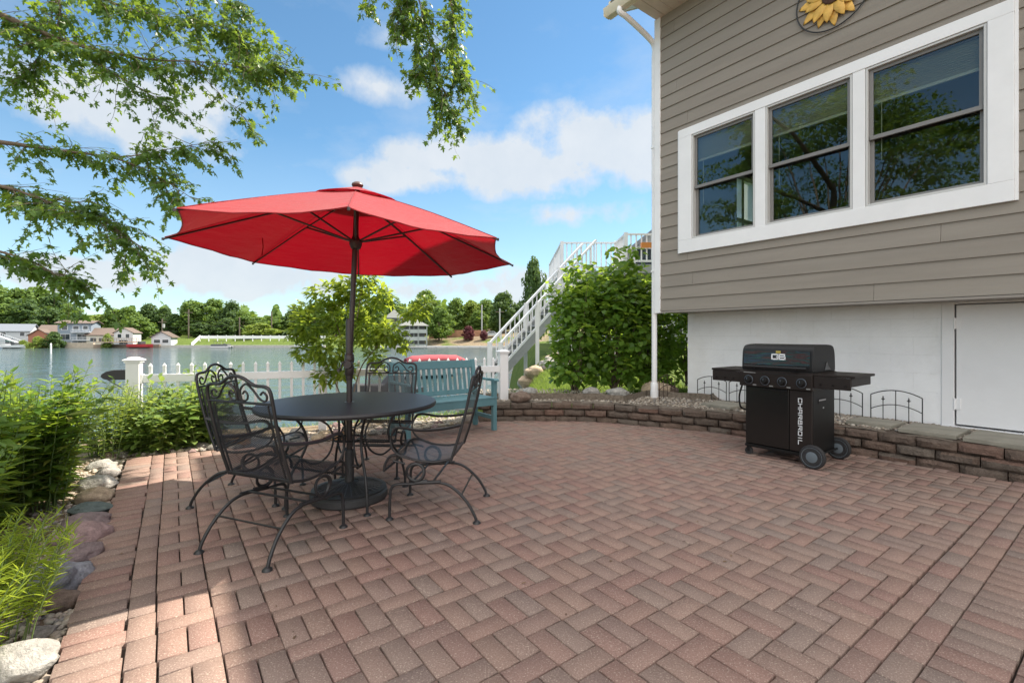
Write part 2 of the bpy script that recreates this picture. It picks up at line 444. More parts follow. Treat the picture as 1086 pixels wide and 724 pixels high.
# ------------------------------------------------------------------ patio of concrete brick pavers
PAVER = mat('paver', (.250,.172,.142), .92, var=.20, vscale=170, detail=2, bump=.0016, bscale=240, spec=.2,
            island=[(.216,.162,.138),(.240,.160,.132),(.232,.144,.121),(.208,.160,.139),(.236,.160,.131),(.252,.172,.142),(.228,.142,.121),(.226,.168,.142)],
            speck=(150, (.44,.36,.30), .59, .65))
def build_patio():
    vs, fs = [], []
    def brick(b, a, wb, wa):
        g = .0031; c = AB(a, b); ins = .0022
        j = random.gauss(0, .003); z = random.gauss(0, .0009); tx, ty = random.gauss(0, .0035), random.gauss(0, .0035)
        hb, ha = wb / 2 - g, wa / 2 - g
        o = len(vs); ang = TH + j; cs, sn = math.cos(ang), math.sin(ang)
        for dz, k in ((-.07, 0), (-.003, 0), (0, ins)):
            for sb, sa in ((-1,-1),(1,-1),(1,1),(-1,1)):
                x, y = sb * (hb - k), sa * (ha - k)
                vs.append((c.x + x * cs - y * sn, c.y + x * sn + y * cs, z + dz + (tx * x + ty * y if dz > -.05 else 0)))
        for l in (0, 4):
            for k in range(4): fs.append((o + l + k, o + l + (k + 1) % 4, o + l + 4 + (k + 1) % 4, o + l + 4 + k))
        fs.append((o + 8, o + 9, o + 10, o + 11))
    def ok(b, a): return bool(in_poly(np.array([b]), np.array([a]), PATIO)[0])
    def wob(a): return .010 * math.sin(a * 1.3 + .6) - .003 * math.sin(a * 2.7)
    a = -1.6                                                        # soldier course then stretcher course along the left edge
    while a < 6.2:
        if ok(-.23, a + .05): brick(-.23 + wob(a) + random.gauss(0, .004), a + .05, .2, .1)
        a += .1005
    a = -1.6
    while a < 6.2:
        if ok(-.08, a + .1): brick(-.08 + wob(a), a + .1, .1, .2)
        a += .2008
    for i in range(29):                                             # field
        b0 = -.03 + i * .2; sh = (i * -.1) % .3
        k = -2
        while True:
            a0 = .71 + sh + k * .3 - .3; k += 1
            if a0 > 6.3: break
            w = wob(a0) * max(0, 1 - i / 6)
            for bb, aa, wb, wa in ((b0 + .05, a0 + .1, .1, .2), (b0 + .15, a0 + .1, .1, .2), (b0 + .1, a0 + .25, .2, .1)):
                lo = max(aa - wa / 2, .712)
                if aa + wa / 2 - lo < .04: continue
                aa, wa = (lo + aa + wa / 2) / 2, aa + wa / 2 - lo
                if ok(bb, aa) and ok(bb - .04, aa): brick(bb + w, aa, wb, wa)
    for i in range(32):                                             # border rows towards the viewer
        for r in range(2):
            b = -.03 + .1 + i * .2 + (.1 if r else 0); brick(b, .66 - r * .1 + (.004 * math.sin(b * 1.4)), .2, .1)
    for i in range(62):
        brick(-.03 + .05 + i * .1, .41 + .004 * math.sin(i * .14), .1, .2)
        brick(-.03 + .05 + i * .1, .205, .1, .2)
    for i in range(29):                                             # the field carries on behind the viewer
        b0 = -.03 + i * .2; sh = (i * -.1) % .3
        for k in range(8):
            a0 = -1.6 + sh + k * .3 - .3
            for bb, aa, wb, wa in ((b0 + .05, a0 + .1, .1, .2), (b0 + .15, a0 + .1, .1, .2), (b0 + .1, a0 + .25, .2, .1)):
                lo, hi = max(aa - wa / 2, -1.6), min(aa + wa / 2, .098)
                if hi - lo > .04: brick(bb, (lo + hi) / 2, wb, hi - lo)
    V = np.array(vs, np.float32)
    by = {}
    for f in fs: by.setdefault(len(f), []).append(f)
    structure(npmesh('patio', V, [np.array(x) for x in by.values()], PAVER))
    mb = MB(); pts = [AB(a, b, -.022) for b, a in PATIO]
    mb.add(pts, [tuple(range(len(pts)))])
    structure(obj('patio_joint_sand', mb, mat('joint_sand', (.03,.022,.017), .95, var=.4, vscale=14, bump=.004, bscale=200)))
build_patio()

# ------------------------------------------------------------------ terrace behind the retaining wall
WALL = [AB(-.4, 5.74), AB(1.98, 5.715), AB(3.0, 5.62), AB(3.58, 5.43), AB(4.2, 5.13), AB(4.6, 4.93), AB(5.05, 4.5), AB(5.42, 3.98), AB(5.66, 3.55)]
WPATH = smooth_path(WALL, 16)
GRAVEL = mat('gravel_bed', (.17,.14,.11), .95, var=.45, vscale=28, bump=.012, bscale=55)
def wall_len():
    L = [0]
    for i in range(1, len(WPATH)): L.append(L[-1] + (WPATH[i] - WPATH[i - 1]).length)
    return L
WL = wall_len()
def wall_at(s):
    s = max(0, min(s, WL[-1] - 1e-4))
    i = max(k for k in range(len(WL) - 1) if WL[k] <= s)
    t = (s - WL[i]) / (WL[i + 1] - WL[i]); return WPATH[i].lerp(WPATH[i + 1], t), (WPATH[i + 1] - WPATH[i]).normalized()
TZ = .262
def build_terrace():
    # gravel strip between wall and house, carried round under the shrubs
    vs = []; n = 60
    for i in range(n + 1):
        s = WL[-1] * i / n; p, t = wall_at(s); nr = Vector((t.y, -t.x, 0))
        for k, d in enumerate((.05, .3, .7, 1.2, 2.0, 3.0)):
            if i < n * .55: d = min(d, 1.3)
            if i > n * .55: d = min(d, 1.1)
            if i > n * .70: d = min(d, .34)
            q = p + nr * d
            z = TZ - .012 + (.012 * math.sin(q.x * 9) * math.sin(q.y * 8))
            if k >= 4: z = min(z, TZ) + .02 * k
            vs.append((q.x, q.y, z))
    fs = [(i * 6 + k, i * 6 + k + 1, (i + 1) * 6 + k + 1, (i + 1) * 6 + k) for i in range(n) for k in range(5)]
    mb = MB().add(vs, fs); structure(obj('terrace', mb, GRAVEL, smooth=60))
build_terrace()

BLOCK = mat('wall_block', (.112,.084,.068), .95, var=.25, vscale=14, bump=.02, bscale=40, island=[(.130,.092,.073),(.105,.082,.068),(.120,.100,.084),(.148,.092,.073),(.116,.090,.074),(.108,.086,.073)], spec=.1, speck=(160,(.24,.20,.165),.60,.6))
def build_retaining_wall():
    vs, fs = [], []
    h = .094
    for c in range(3):
        s = -.15 if c % 2 else 0.0
        while s < WL[-1]:
            L = .292 + random.uniform(-.012, .012); s1 = min(s + L, WL[-1])
            if s1 - max(s, 0) < .08: s = s1; continue
            p, t = wall_at((max(s, 0) + s1) / 2); nr = Vector((t.y, -t.x, 0)); ln = s1 - max(s, 0) - .008
            z0 = -.03 + c * h; hh = h - .004
            if c == 0: z0 -= .03; hh += .03
            setb = .012 * c + random.uniform(-.006, .006); dep = .19
            nx, nz, ny = 7, 4, 2; o = len(vs); grid = {}
            def put(u, w, v):          # u along, w depth 0 front..1 back, v height
                e = .5 - abs(u - .5); ez = .5 - abs(v - .5)
                bul = .034 * min(1, e * 6) ** .7 * min(1, ez * 4) ** .7 if w == 0 else 0
                q = p + t * ((u - .5) * ln) + nr * (setb + w * dep - bul) ; z = z0 + v * hh
                r = noise.noise(Vector((q.x * 17, q.y * 17, z * 22 + c))) * .018 if w == 0 else 0
                q = q - nr * r
                vs.append((q.x, q.y, z + (noise.noise(Vector((q.x * 11, q.y * 11, 3 + c))) * .004 if v in (0, 1) else 0)))
                return len(vs) - 1
            fr = [[put(i / nx, 0, k / nz) for i in range(nx + 1)] for k in range(nz + 1)]
            tb = [put(i / nx, 1, 1) for i in range(nx + 1)]; bb = [put(i / nx, 1, 0) for i in range(nx + 1)]
            for k in range(nz):
                for i in range(nx): fs.append((fr[k][i], fr[k][i + 1], fr[k + 1][i + 1], fr[k + 1][i]))
            for i in range(nx):
                fs.append((fr[nz][i], fr[nz][i + 1], tb[i + 1], tb[i]))
            fs.append((fr[0][0], *[fr[k][0] for k in range(1, nz + 1)], tb[0], bb[0]))
            fs.append((fr[0][nx], *[fr[k][nx] for k in range(1, nz + 1)], tb[nx], bb[nx]))
            s = s1
    mb = MB().add(vs, fs)
    o = obj('retaining_wall', mb, BLOCK, smooth=35)
    tag(o, 'low curved retaining wall of rough brown and reddish split blocks along the patio edge', 'retaining wall')
build_retaining_wall()

# ------------------------------------------------------------------ house: built in a frame whose x runs towards the viewer along the wall, y into the house
HROT = TH - math.pi / 2
def H(a, b, z): return (-a, b, z)
SB, ZB, ZE = 6.05, 1.58, 6.02            # siding plane, its lower edge, eave height
A0, A1 = -8.0, 4.52                      # wall ends (A1 is the far corner)
OA0, OA1, OZ0, OZ1 = .84, 4.02, 2.50, 4.12   # window opening
WHITE = mat('white_trim', (.80,.80,.81), .45, var=.04, vscale=3, bump=.0006, bscale=60)
SIDING = mat('siding', (.262,.232,.198), .7, var=.07, vscale=3, bump=.0016, bscale=70, stretch=(.35, 1, 3.5), spec=.3, stain=(.8, (.31,.285,.25), .35), island=[(.250,.222,.190),(.272,.242,.206),(.258,.228,.196)])
def build_house():
    house = thing('house', 'taupe lap-sided house with a triple window above a white block foundation', 'house', (0, 0, 0), HROT)
    # siding: overlapping boards, cut round the window opening
    mb = MB(); ex = .1785; z = ZB; row = 0
    def board(a0, a1, z0, z1, full):
        lap = .016 if full else .012
        pr = [(SB - .002, z0 + .0), (SB - lap - .004, z0), (SB - .004, z1 + .01), (SB + .012, z1 + .01), (SB + .012, z0)]
        n = len(pr); vs = [H(a0, y, zz) for y, zz in pr] + [H(a1, y, zz) for y, zz in pr]
        mb.add(vs, [tuple(range(n)), tuple(range(2 * n - 1, n - 1, -1))] + [(i, (i + 1) % n, (i + 1) % n + n, i + n) for i in range(n)])
    while z < ZE - .01:
        z1 = min(z + ex, ZE)
        segs = [(A0, A1)]
        parts = []
        if z1 > OZ0 and z < OZ1:
            if z < OZ0: parts.append((OA0, OA1, z, OZ0))
            if z1 > OZ1: parts.append((OA0, OA1, OZ1, z1))
            segs = [(A0, OA0), (OA1, A1)]
        random.seed(row * 13 + 5)
        for s0, s1 in segs:
            cuts = [s0]; c = s0 + random.uniform(.9, 3.4)
            while c < s1 - .3: cuts.append(c); c += 3.66
            cuts.append(s1)
            for c0, c1 in zip(cuts, cuts[1:]): board(c0 + .0015, c1 - .0015, z, z1, True)
        for a0, a1, q0, q1 in parts: board(a0, a1, q0, q1, False)
        z = z1; row += 1
    obj('siding', mb, SIDING, house)
    # side wall towards the lake, with its own window
    side = MB(); sb0, sb1 = 8.1, 8.9; t = .14
    for b0, b1, z0, z1 in ((SB + .02, sb0, ZB, ZE + .3), (sb1, 14, ZB, ZE + .3), (sb0, sb1, ZB, 2.55), (sb0, sb1, 4.05, ZE + .3)):
        side.box2(H(A1 - .004, b0, z0), H(A1 - t, b1, z1))
    gable = [(SB - .0, ZE + .3), (14, ZE + .3), (14, ZE + 4.9)]
    vs = [H(A1 - .004, b, z) for b, z in gable] + [H(A1 - t, b, z) for b, z in gable]
    side.add(vs, [(0,1,2),(5,4,3),(0,3,4,1),(1,4,5,2),(2,5,3,0)])
    obj('side_wall', side, SIDING, house)
    fr = MB()
    for b in (sb0, (sb0 + sb1) / 2, sb1): fr.box(H(A1 + .01, b, 3.3), (.1, .09, 1.62))
    for z in (2.53, 3.3, 4.08): fr.box(H(A1 + .012, (sb0 + sb1) / 2, z), (.09, sb1 - sb0 + .1, .08))
    obj('side_window_frame', fr, WHITE, house, bevel=.004)
    # room behind the glass
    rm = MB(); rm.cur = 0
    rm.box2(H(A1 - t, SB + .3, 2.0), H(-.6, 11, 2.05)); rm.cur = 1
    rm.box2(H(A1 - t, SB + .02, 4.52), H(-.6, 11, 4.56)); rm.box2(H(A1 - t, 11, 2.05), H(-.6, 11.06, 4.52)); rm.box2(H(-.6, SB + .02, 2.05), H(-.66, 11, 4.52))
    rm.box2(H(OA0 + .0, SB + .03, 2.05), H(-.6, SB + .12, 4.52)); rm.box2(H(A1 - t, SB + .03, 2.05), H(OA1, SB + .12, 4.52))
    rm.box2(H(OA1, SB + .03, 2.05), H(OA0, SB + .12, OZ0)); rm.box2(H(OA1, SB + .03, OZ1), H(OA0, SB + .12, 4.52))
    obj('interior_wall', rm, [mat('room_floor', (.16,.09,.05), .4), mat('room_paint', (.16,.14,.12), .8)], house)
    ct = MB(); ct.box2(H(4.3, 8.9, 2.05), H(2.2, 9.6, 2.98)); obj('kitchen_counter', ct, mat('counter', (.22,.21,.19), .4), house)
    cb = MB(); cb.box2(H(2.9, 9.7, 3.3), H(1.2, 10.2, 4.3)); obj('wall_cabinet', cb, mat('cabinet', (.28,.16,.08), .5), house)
    # floor slab over the overhang, soffit boards underneath
    fl = MB(); fl.box2(H(A1 - .02, SB + .02, ZB + .012), H(A0, 14, 2.0)); obj('floor_slab', fl, SIDING, house)
    bt = MB(); bt.box2(H(A1 - .03, SB - .012, ZB - .03), H(A0, SB + .05, ZB - .003)); bt.box2(H(A1 - .03, SB + .06, ZB - .018), H(A0, 6.66, ZB + .008))
    obj('overhang_trim', bt, mat('taupe_trim', (.30,.27,.24), .7, var=.05), house, bevel=.003)
    # foundation of painted blocks, door at the right
    fd = MB(); fb = 6.66
    dA0, dA1, dz0, dz1 = .16, 1.262, .27, 1.53
    rnd = random.Random(4)
    ztops = [.0, .2, .4, .6, .8, 1.0, 1.2, 1.4, ZB]
    for r in range(len(ztops) - 1):
        a = 4.40 if r % 2 else 4.60
        while a > A0:
            a1 = a - .4; hi = min(a, 4.40); lo = max(a1, A0)
            spans = [(hi, lo)]
            if ztops[r + 1] > dz0 and lo < dA1 + .1 and hi > dA0:
                spans = []
                if hi > dA1 + .1: spans.append((hi, dA1 + .1))
                if lo < dA0: spans.append((dA0, lo))
            for h2, l2 in spans:
                if h2 - l2 < .02: continue
                fd.box2(H(h2 - .0002, fb + rnd.uniform(0, .0012), ztops[r] + .0002), H(l2 + .0002, fb + .2, ztops[r + 1] - .0002))
            a = a1
    fd.box2(H(4.398, fb + .21, 0), H(A0, 14, ZB - .02))
    obj('foundation_wall', fd, mat('painted_block', (.85,.855,.865), .75, var=.05, vscale=2.2, bump=.004, bscale=30, spec=.3, stain=(1.3, (.68,.66,.62), .4)), house, bevel=.0018)
    dr = MB(); dr.box2(H(dA1 - .015, fb - .002, dz0 + .02), H(dA0, fb + .06, dz1)); d = obj('foundation_door', dr, mat('painted_door', (.80,.80,.81), .6, var=.04, vscale=2, bump=.002, bscale=30), house, bevel=.004)
    fm = MB(); fm.box2(H(dA1 + .1, fb - .012, dz0 - .03), H(dA1, fb + .1, ZB - .002)); fm.box2(H(dA1, fb - .010, dz1 + .012), H(dA0, fb + .1, ZB - .004)); fm.box2(H(dA1 + .1, fb - .03, dz0 - .05), H(dA0, fb + .1, dz0))
    obj('door_frame', fm, mat('painted_door', (0, 0, 0)), house, bevel=.004)
    for z in (.50, 1.34):
        hg = MB(); hg.box(H(dA1 - .01, fb - .006, z), (.075, .01, .11)); hg.tube([Vector(H(dA1 - .002, fb - .012, z - .06)), Vector(H(dA1 - .002, fb - .012, z + .06))], .009)
        obj('hinge', hg, mat('painted_door', (0, 0, 0)), d)
    # window: wide white casing, three double-hung units
    cz0, cz1, ca0, ca1 = 2.40, 4.18, .747, 4.113
    tr = MB(); f0, f1 = SB - .045, SB + .02
    units = [(3.02, 3.91), (1.965, 2.885), (.92, 1.845)]; uz0, uz1 = 2.585, 4.055
    tr.box2(H(ca1, f0, cz0), H(ca0, f1, uz0 - .003)); tr.box2(H(ca1, f0, uz1 + .003), H(ca0, f1, cz1))
    edges = [ca1, 3.913, 3.017, 2.888, 1.962, 1.848, .917, ca0]
    for i in range(0, 8, 2): tr.box2(H(edges[i], f0 + (.0 if i in (0, 6) else .006), uz0 - .003), H(edges[i + 1], f1, uz1 + .003))
    # mitre lines are shallow grooves: narrow raised outer bead
    bead = MB()
    for a, w in ((ca1 + .012, .024), (ca0 - .012, .024)):
        bead = MB(); bead.box2(H(a + w / 2, f0 + .012, cz0), H(a - w / 2, f1, cz1)); obj('drip_edge', bead, WHITE, house, bevel=.003)
    obj('window_trim', tr, WHITE, house, bevel=.004)
    GREYF = mat('grey_sash', (.20,.195,.19), .45, var=.05); LITEF = mat('light_sash', (.55,.55,.54), .4)
    gl = bpy.data.materials.new('window_glass'); gl.use_nodes = True; nt = gl.node_tree; N = nt.nodes; L = nt.links; N.remove(N['Principled BSDF'])
    tp = N.new('ShaderNodeBsdfTransparent'); tp.inputs[0].default_value = (.80,.86,.84,1); gs = N.new('ShaderNodeBsdfGlossy'); gs.inputs['Roughness'].default_value = 0; gs.inputs['Color'].default_value = (.85,.9,.95,1)
    fz = N.new('ShaderNodeFresnel'); fz.inputs['IOR'].default_value = 1.5; mx = N.new('ShaderNodeMixShader')
    tc = N.new('ShaderNodeTexCoord'); nz = N.new('ShaderNodeTexNoise'); nz.inputs['Scale'].default_value = 2.2; nz.inputs['Detail'].default_value = 1; L.new(tc.outputs['Object'], nz.inputs['Vector'])
    bp = N.new('ShaderNodeBump'); bp.inputs['Distance'].default_value = .0012; L.new(nz.outputs['Fac'], bp.inputs['Height']); L.new(bp.outputs[0], gs.inputs['Normal'])
    ad = N.new('ShaderNodeMath'); ad.operation = 'MULTIPLY_ADD'; ad.inputs[1].default_value = .95; ad.inputs[2].default_value = .02; ad.use_clamp = True
    L.new(fz.outputs[0], ad.inputs[0]); L.new(ad.outputs[0], mx.inputs[0]); L.new(tp.outputs[0], mx.inputs[1]); L.new(gs.outputs[0], mx.inputs[2]); L.new(mx.outputs[0], N['Material Output'].inputs[0])
    for a0, a1 in units:
        w = MB(); g = SB - .03
        zm = (uz0 + uz1) / 2 - .01
        def ring(mb, a0, a1, z0, z1, t, y0, y1):
            mb.box2(H(a1, y0, z0), H(a1 - t, y1, z1)); mb.box2(H(a0 + t, y0, z0), H(a0, y1, z1)); mb.box2(H(a1 - t, y0, z0), H(a0 + t, y1, z0 + t)); mb.box2(H(a1 - t, y0, z1 - t), H(a0 + t, y1, z1))
        ring(w, a0, a1, uz0, uz1, .022, g - .006, SB + .09)
        wo = obj('window', w, LITEF, house, bevel=.003)
        s = MB(); ring(s, a0 + .024, a1 - .024, zm - .02, uz1 - .024, .034, SB + .0, SB + .03); obj('sash', s, GREYF, wo, bevel=.003)
        s = MB(); ring(s, a0 + .024, a1 - .024, uz0 + .024, zm + .022, .034, SB + .033, SB + .063)
        obj('sash', s, GREYF, wo, bevel=.003)
        mr_ = MB(); mr_.box2(H(a1 - .03, SB - .014, zm - .024), H(a0 + .03, SB - .001, zm + .018)); obj('meeting_rail', mr_, GREYF, wo, bevel=.003)
        p = MB(); p.box2(H(a1 - .056, SB + .014, zm + .014), H(a0 + .056, SB + .018, uz1 - .056)); obj('pane', p, gl, wo)
        p = MB(); p.box2(H(a1 - .056, SB + .047, uz0 + .056), H(a0 + .056, SB + .051, zm - .012)); obj('pane', p, gl, wo)
        bl = MB(); zz = uz1 - .03
        for i in range(13):
            bl.box(H((a0 + a1) / 2, SB + .10, zz - .02 - i * .022), (a1 - a0 - .05, .035, .003), (R(-28), 0, 0))
        bl.box(H((a0 + a1) / 2, SB + .10, zz - .32), (a1 - a0 - .05, .03, .03)); bl.box(H((a0 + a1) / 2, SB + .10, zz), (a1 - a0 - .05, .05, .05))
        bl.tube([Vector(H(a1 - .11, SB + .08, zz - .3)), Vector(H(a1 - .11, SB + .08, zz - .95))], .004, 5)
        obj('blind', bl, mat('blind_slats', (.72,.66,.54), .6), wo)
    # corner board
    cbm = MB(); cbm.box2(H(A1 + .03, SB - .03, ZB - .03), H(A1 - .072, SB - .004, ZE)); cbm.box2(H(A1 + .03, SB - .004, ZB - .03), H(A1 + .002, SB + .1, ZE))
    obj('corner_board', cbm, WHITE, house, bevel=.003)
    # roof: eave along the wall, overhanging; rake past the corner
    sl = math.tan(R(30)); e0 = SB - .60; ra = A1 + .40
    def rz(b): return ZE + .16 + (b - e0) * sl
    rf = MB(); pr = [(e0, rz(e0)), (14.5, rz(14.5)), (14.5, rz(14.5) + .12), (e0, rz(e0) + .12)]
    rf.add([H(ra, b, z) for b, z in pr] + [H(A0 - .4, b, z) for b, z in pr], [(0,1,2,3),(7,6,5,4),(0,4,5,1),(1,5,6,2),(2,6,7,3),(3,7,4,0)])
    roof = obj('roof', rf, mat('shingle_roof', (.12,.11,.10), .9, var=.2, bump=.01), house)
    CREAM = mat('cream_soffit', (.70,.64,.50), .55, var=.04)
    rake = MB(); pr = [(e0 - .02, rz(e0) - .12), (14.5, rz(14.5) - .12), (14.5, rz(14.5) + .1), (e0 - .02, rz(e0) + .1)]
    rake.add([H(ra + .02, b, z) for b, z in pr] + [H(ra - .004, b, z) for b, z in pr], [(0,1,2,3),(7,6,5,4),(0,4,5,1),(1,5,6,2),(2,6,7,3),(3,7,4,0)])
    pr = [(e0, rz(e0) - .10), (14.4, rz(14.4) - .10)]
    rake.add([H(ra - .006, b, z) for b, z in pr] + [H(A1, b, z) for b, z in pr] + [H(ra - .006, b, z + .012) for b, z in pr] + [H(A1, b, z + .012) for b, z in pr], [(0,1,3,2),(4,6,7,5),(0,4,5,1),(2,3,7,6),(0,2,6,4),(1,5,7,3)])
    obj('rake_board', rake, CREAM, house)
    so = MB(); i = 0; a = A1 + .01
    while a > A0: so.box2(H(a - .003, e0 + .02, ZE + .0), H(a - .147, SB + .0, ZE + .014)); a -= .15
    obj('eave_soffit', so, mat('soffit_board', (.62,.53,.45), .6, var=.05), house, bevel=.002)
    gu = MB(); g0 = e0 - .125
    pr = [(e0 - .004, ZE - .0), (e0 - .08, ZE - .0), (e0 - .115, ZE + .055), (e0 - .13, ZE + .12), (e0 - .118, ZE + .12), (e0 - .104, ZE + .06), (e0 - .074, ZE + .01), (e0 - .004, ZE + .01)]
    n = len(pr); gu.add([H(ra + .03, b, z) for b, z in pr] + [H(A0 - .4, b, z) for b, z in pr], [tuple(range(n)), tuple(range(2*n-1, n-1, -1))] + [(i, (i+1) % n, (i+1) % n + n, i + n) for i in range(n)])
    gu.box2(H(ra + .03, e0 - .12, ZE + .005), H(ra + .026, e0 - .004, ZE + .12))
    gu.box2(H(A1 + .41, e0 - .003, ZE - .005), H(A0 - .4, e0 + .02, ZE + .15))
    obj('gutter', gu, CREAM, house, smooth=20)
    ds = MB(); da = A1 + .075; db = SB + .03
    P = [Vector(H(A1 + .16, e0 - .06, ZE + .02)), Vector(H(A1 + .16, e0 - .06, ZE - .05)), Vector(H(A1 + .13, e0 + .08, ZE - .10)), Vector(H(da + .01, db - .12, ZE - .26)), Vector(H(da, db, ZE - .36)), Vector(H(da, db, ZE - .55))]
    ds.tube(smooth_path(P, 6) + [Vector(H(da, db, .42))], .041, 10); ds.lathe([(.041, .36), (.056, .36), (.056, .47), (.047, .485), (.041, .485)], H(da, db, 0), 14); ds.lathe([(.062, .2), (.062, .36), (.04, .365)], H(da, db, 0), 14)
    for z in (2.2, 4.1): ds.box(H(da - .02, db, z), (.1, .094, .025))
    obj('downspout', ds, WHITE, house, smooth=35)
    return house
build_house()

def build_sunflower():
    a, z = 2.15, 5.02; y = SB - .03
    t = thing('sunflower_ornament', 'yellow metal sunflower ornament in a black ring on the siding above the window', 'wall ornament', AB(a, y, z), HROT)
    rg = MB(); rg.tube([Vector((.375 * math.cos(k * math.pi / 28), -.006, .375 * math.sin(k * math.pi / 28))) for k in range(56)], .0075, 8, closed=True)
    obj('ring', rg, mat('black_iron', (.018,.018,.02), .45, spec=.5), t, smooth=40)
    rnd = random.Random(3)
    for lay, (n, r0, r1, off, yy) in enumerate(((11, .08, .365, 0, -.004), (11, .08, .315, math.pi / 11, -.022))):
        for k in range(n):
            an = 2 * math.pi * k / n + off + rnd.uniform(-.06, .06) - 1.5; L = (r1 - r0) * rnd.uniform(.86, 1.0); w = .052
            mb = MB(); c, s = math.cos(an), math.sin(an); vs = []
            prof = [(0, .35), (.2, .75), (.45, 1), (.7, .8), (.88, .42), (1, .03)]
            for u, ww in prof:
                for v in (-1, 0, 1):
                    x = r0 + u * L; q = v * ww * w; dep = yy - (.022 * math.sin(u * 3.0)) + (.012 if v == 0 else 0) + .012 * u
                    vs.append((x * c - q * s, dep, x * s + q * c))
            fs = [(i * 3 + j, i * 3 + j + 1, i * 3 + j + 4, i * 3 + j + 3) for i in range(5) for j in range(2)]
            mb.add(vs, fs); o = obj('petal', mb, mat('petal_yellow', (.72,.40,.06), .5, var=.25, vscale=9, island=[(.80,.48,.10),(.66,.36,.10)]), t, smooth=60)
            sm = o.modifiers.new('s', 'SOLIDIFY'); sm.thickness = .002
    ce = MB(); ce.lathe([(.105, 0), (.10, -.03), (.07, -.045), (.0001, -.05)], (0, -.01, 0), 24, 'Y'); obj('flower_center', ce, mat('seed_brown', (.09,.04,.025), .7, bump=.01, bscale=120), t, smooth=50)
build_sunflower()
# ------------------------------------------------------------------ patio umbrella
IRON = mat('black_iron', (.008,.008,.009), .48, spec=.28)
def mesh_mat(name, col, cell, hole, rough=.45):
    m = bpy.data.materials.new(name); m.use_nodes = True; nt = m.node_tree; N = nt.nodes; L = nt.links
    p = N['Principled BSDF']; p.inputs['Base Color'].default_value = (*col, 1); p.inputs['Roughness'].default_value = rough; p.inputs['Metallic'].default_value = .0
    tc = N.new('ShaderNodeTexCoord'); sx = N.new('ShaderNodeSeparateXYZ'); L.new(tc.outputs['UV'], sx.inputs[0])
    def mm(op, a, b=None):
        x = N.new('ShaderNodeMath'); x.operation = op
        for i, v in enumerate((a, b)):
            if v is None: continue
            if isinstance(v, (int, float)): x.inputs[i].default_value = v
            else: L.new(v, x.inputs[i])
        return x.outputs[0]
    u = mm('MULTIPLY', sx.outputs[0], 1 / cell); v = mm('MULTIPLY', sx.outputs[1], .5 / cell)
    d1 = mm('ABSOLUTE', mm('SUBTRACT', mm('FRACT', mm('ADD', u, v)), .5)); d2 = mm('ABSOLUTE', mm('SUBTRACT', mm('FRACT', mm('SUBTRACT', u, v)), .5))
    h = mm('LESS_THAN', mm('MAXIMUM', d1, d2), hole)
    t = N.new('ShaderNodeBsdfTransparent'); mx = N.new('ShaderNodeMixShader'); L.new(h, mx.inputs[0]); L.new(p.outputs[0], mx.inputs[1]); L.new(t.outputs[0], mx.inputs[2])
    L.new(mx.outputs[0], N['Material Output'].inputs[0]); return m
def uv_from(o, fu):
    me = o.data; uv = me.uv_layers.new(name='UVMap')
    for l in me.loops: uv.data[l.index].uv = fu(me.vertices[l.vertex_index].co)

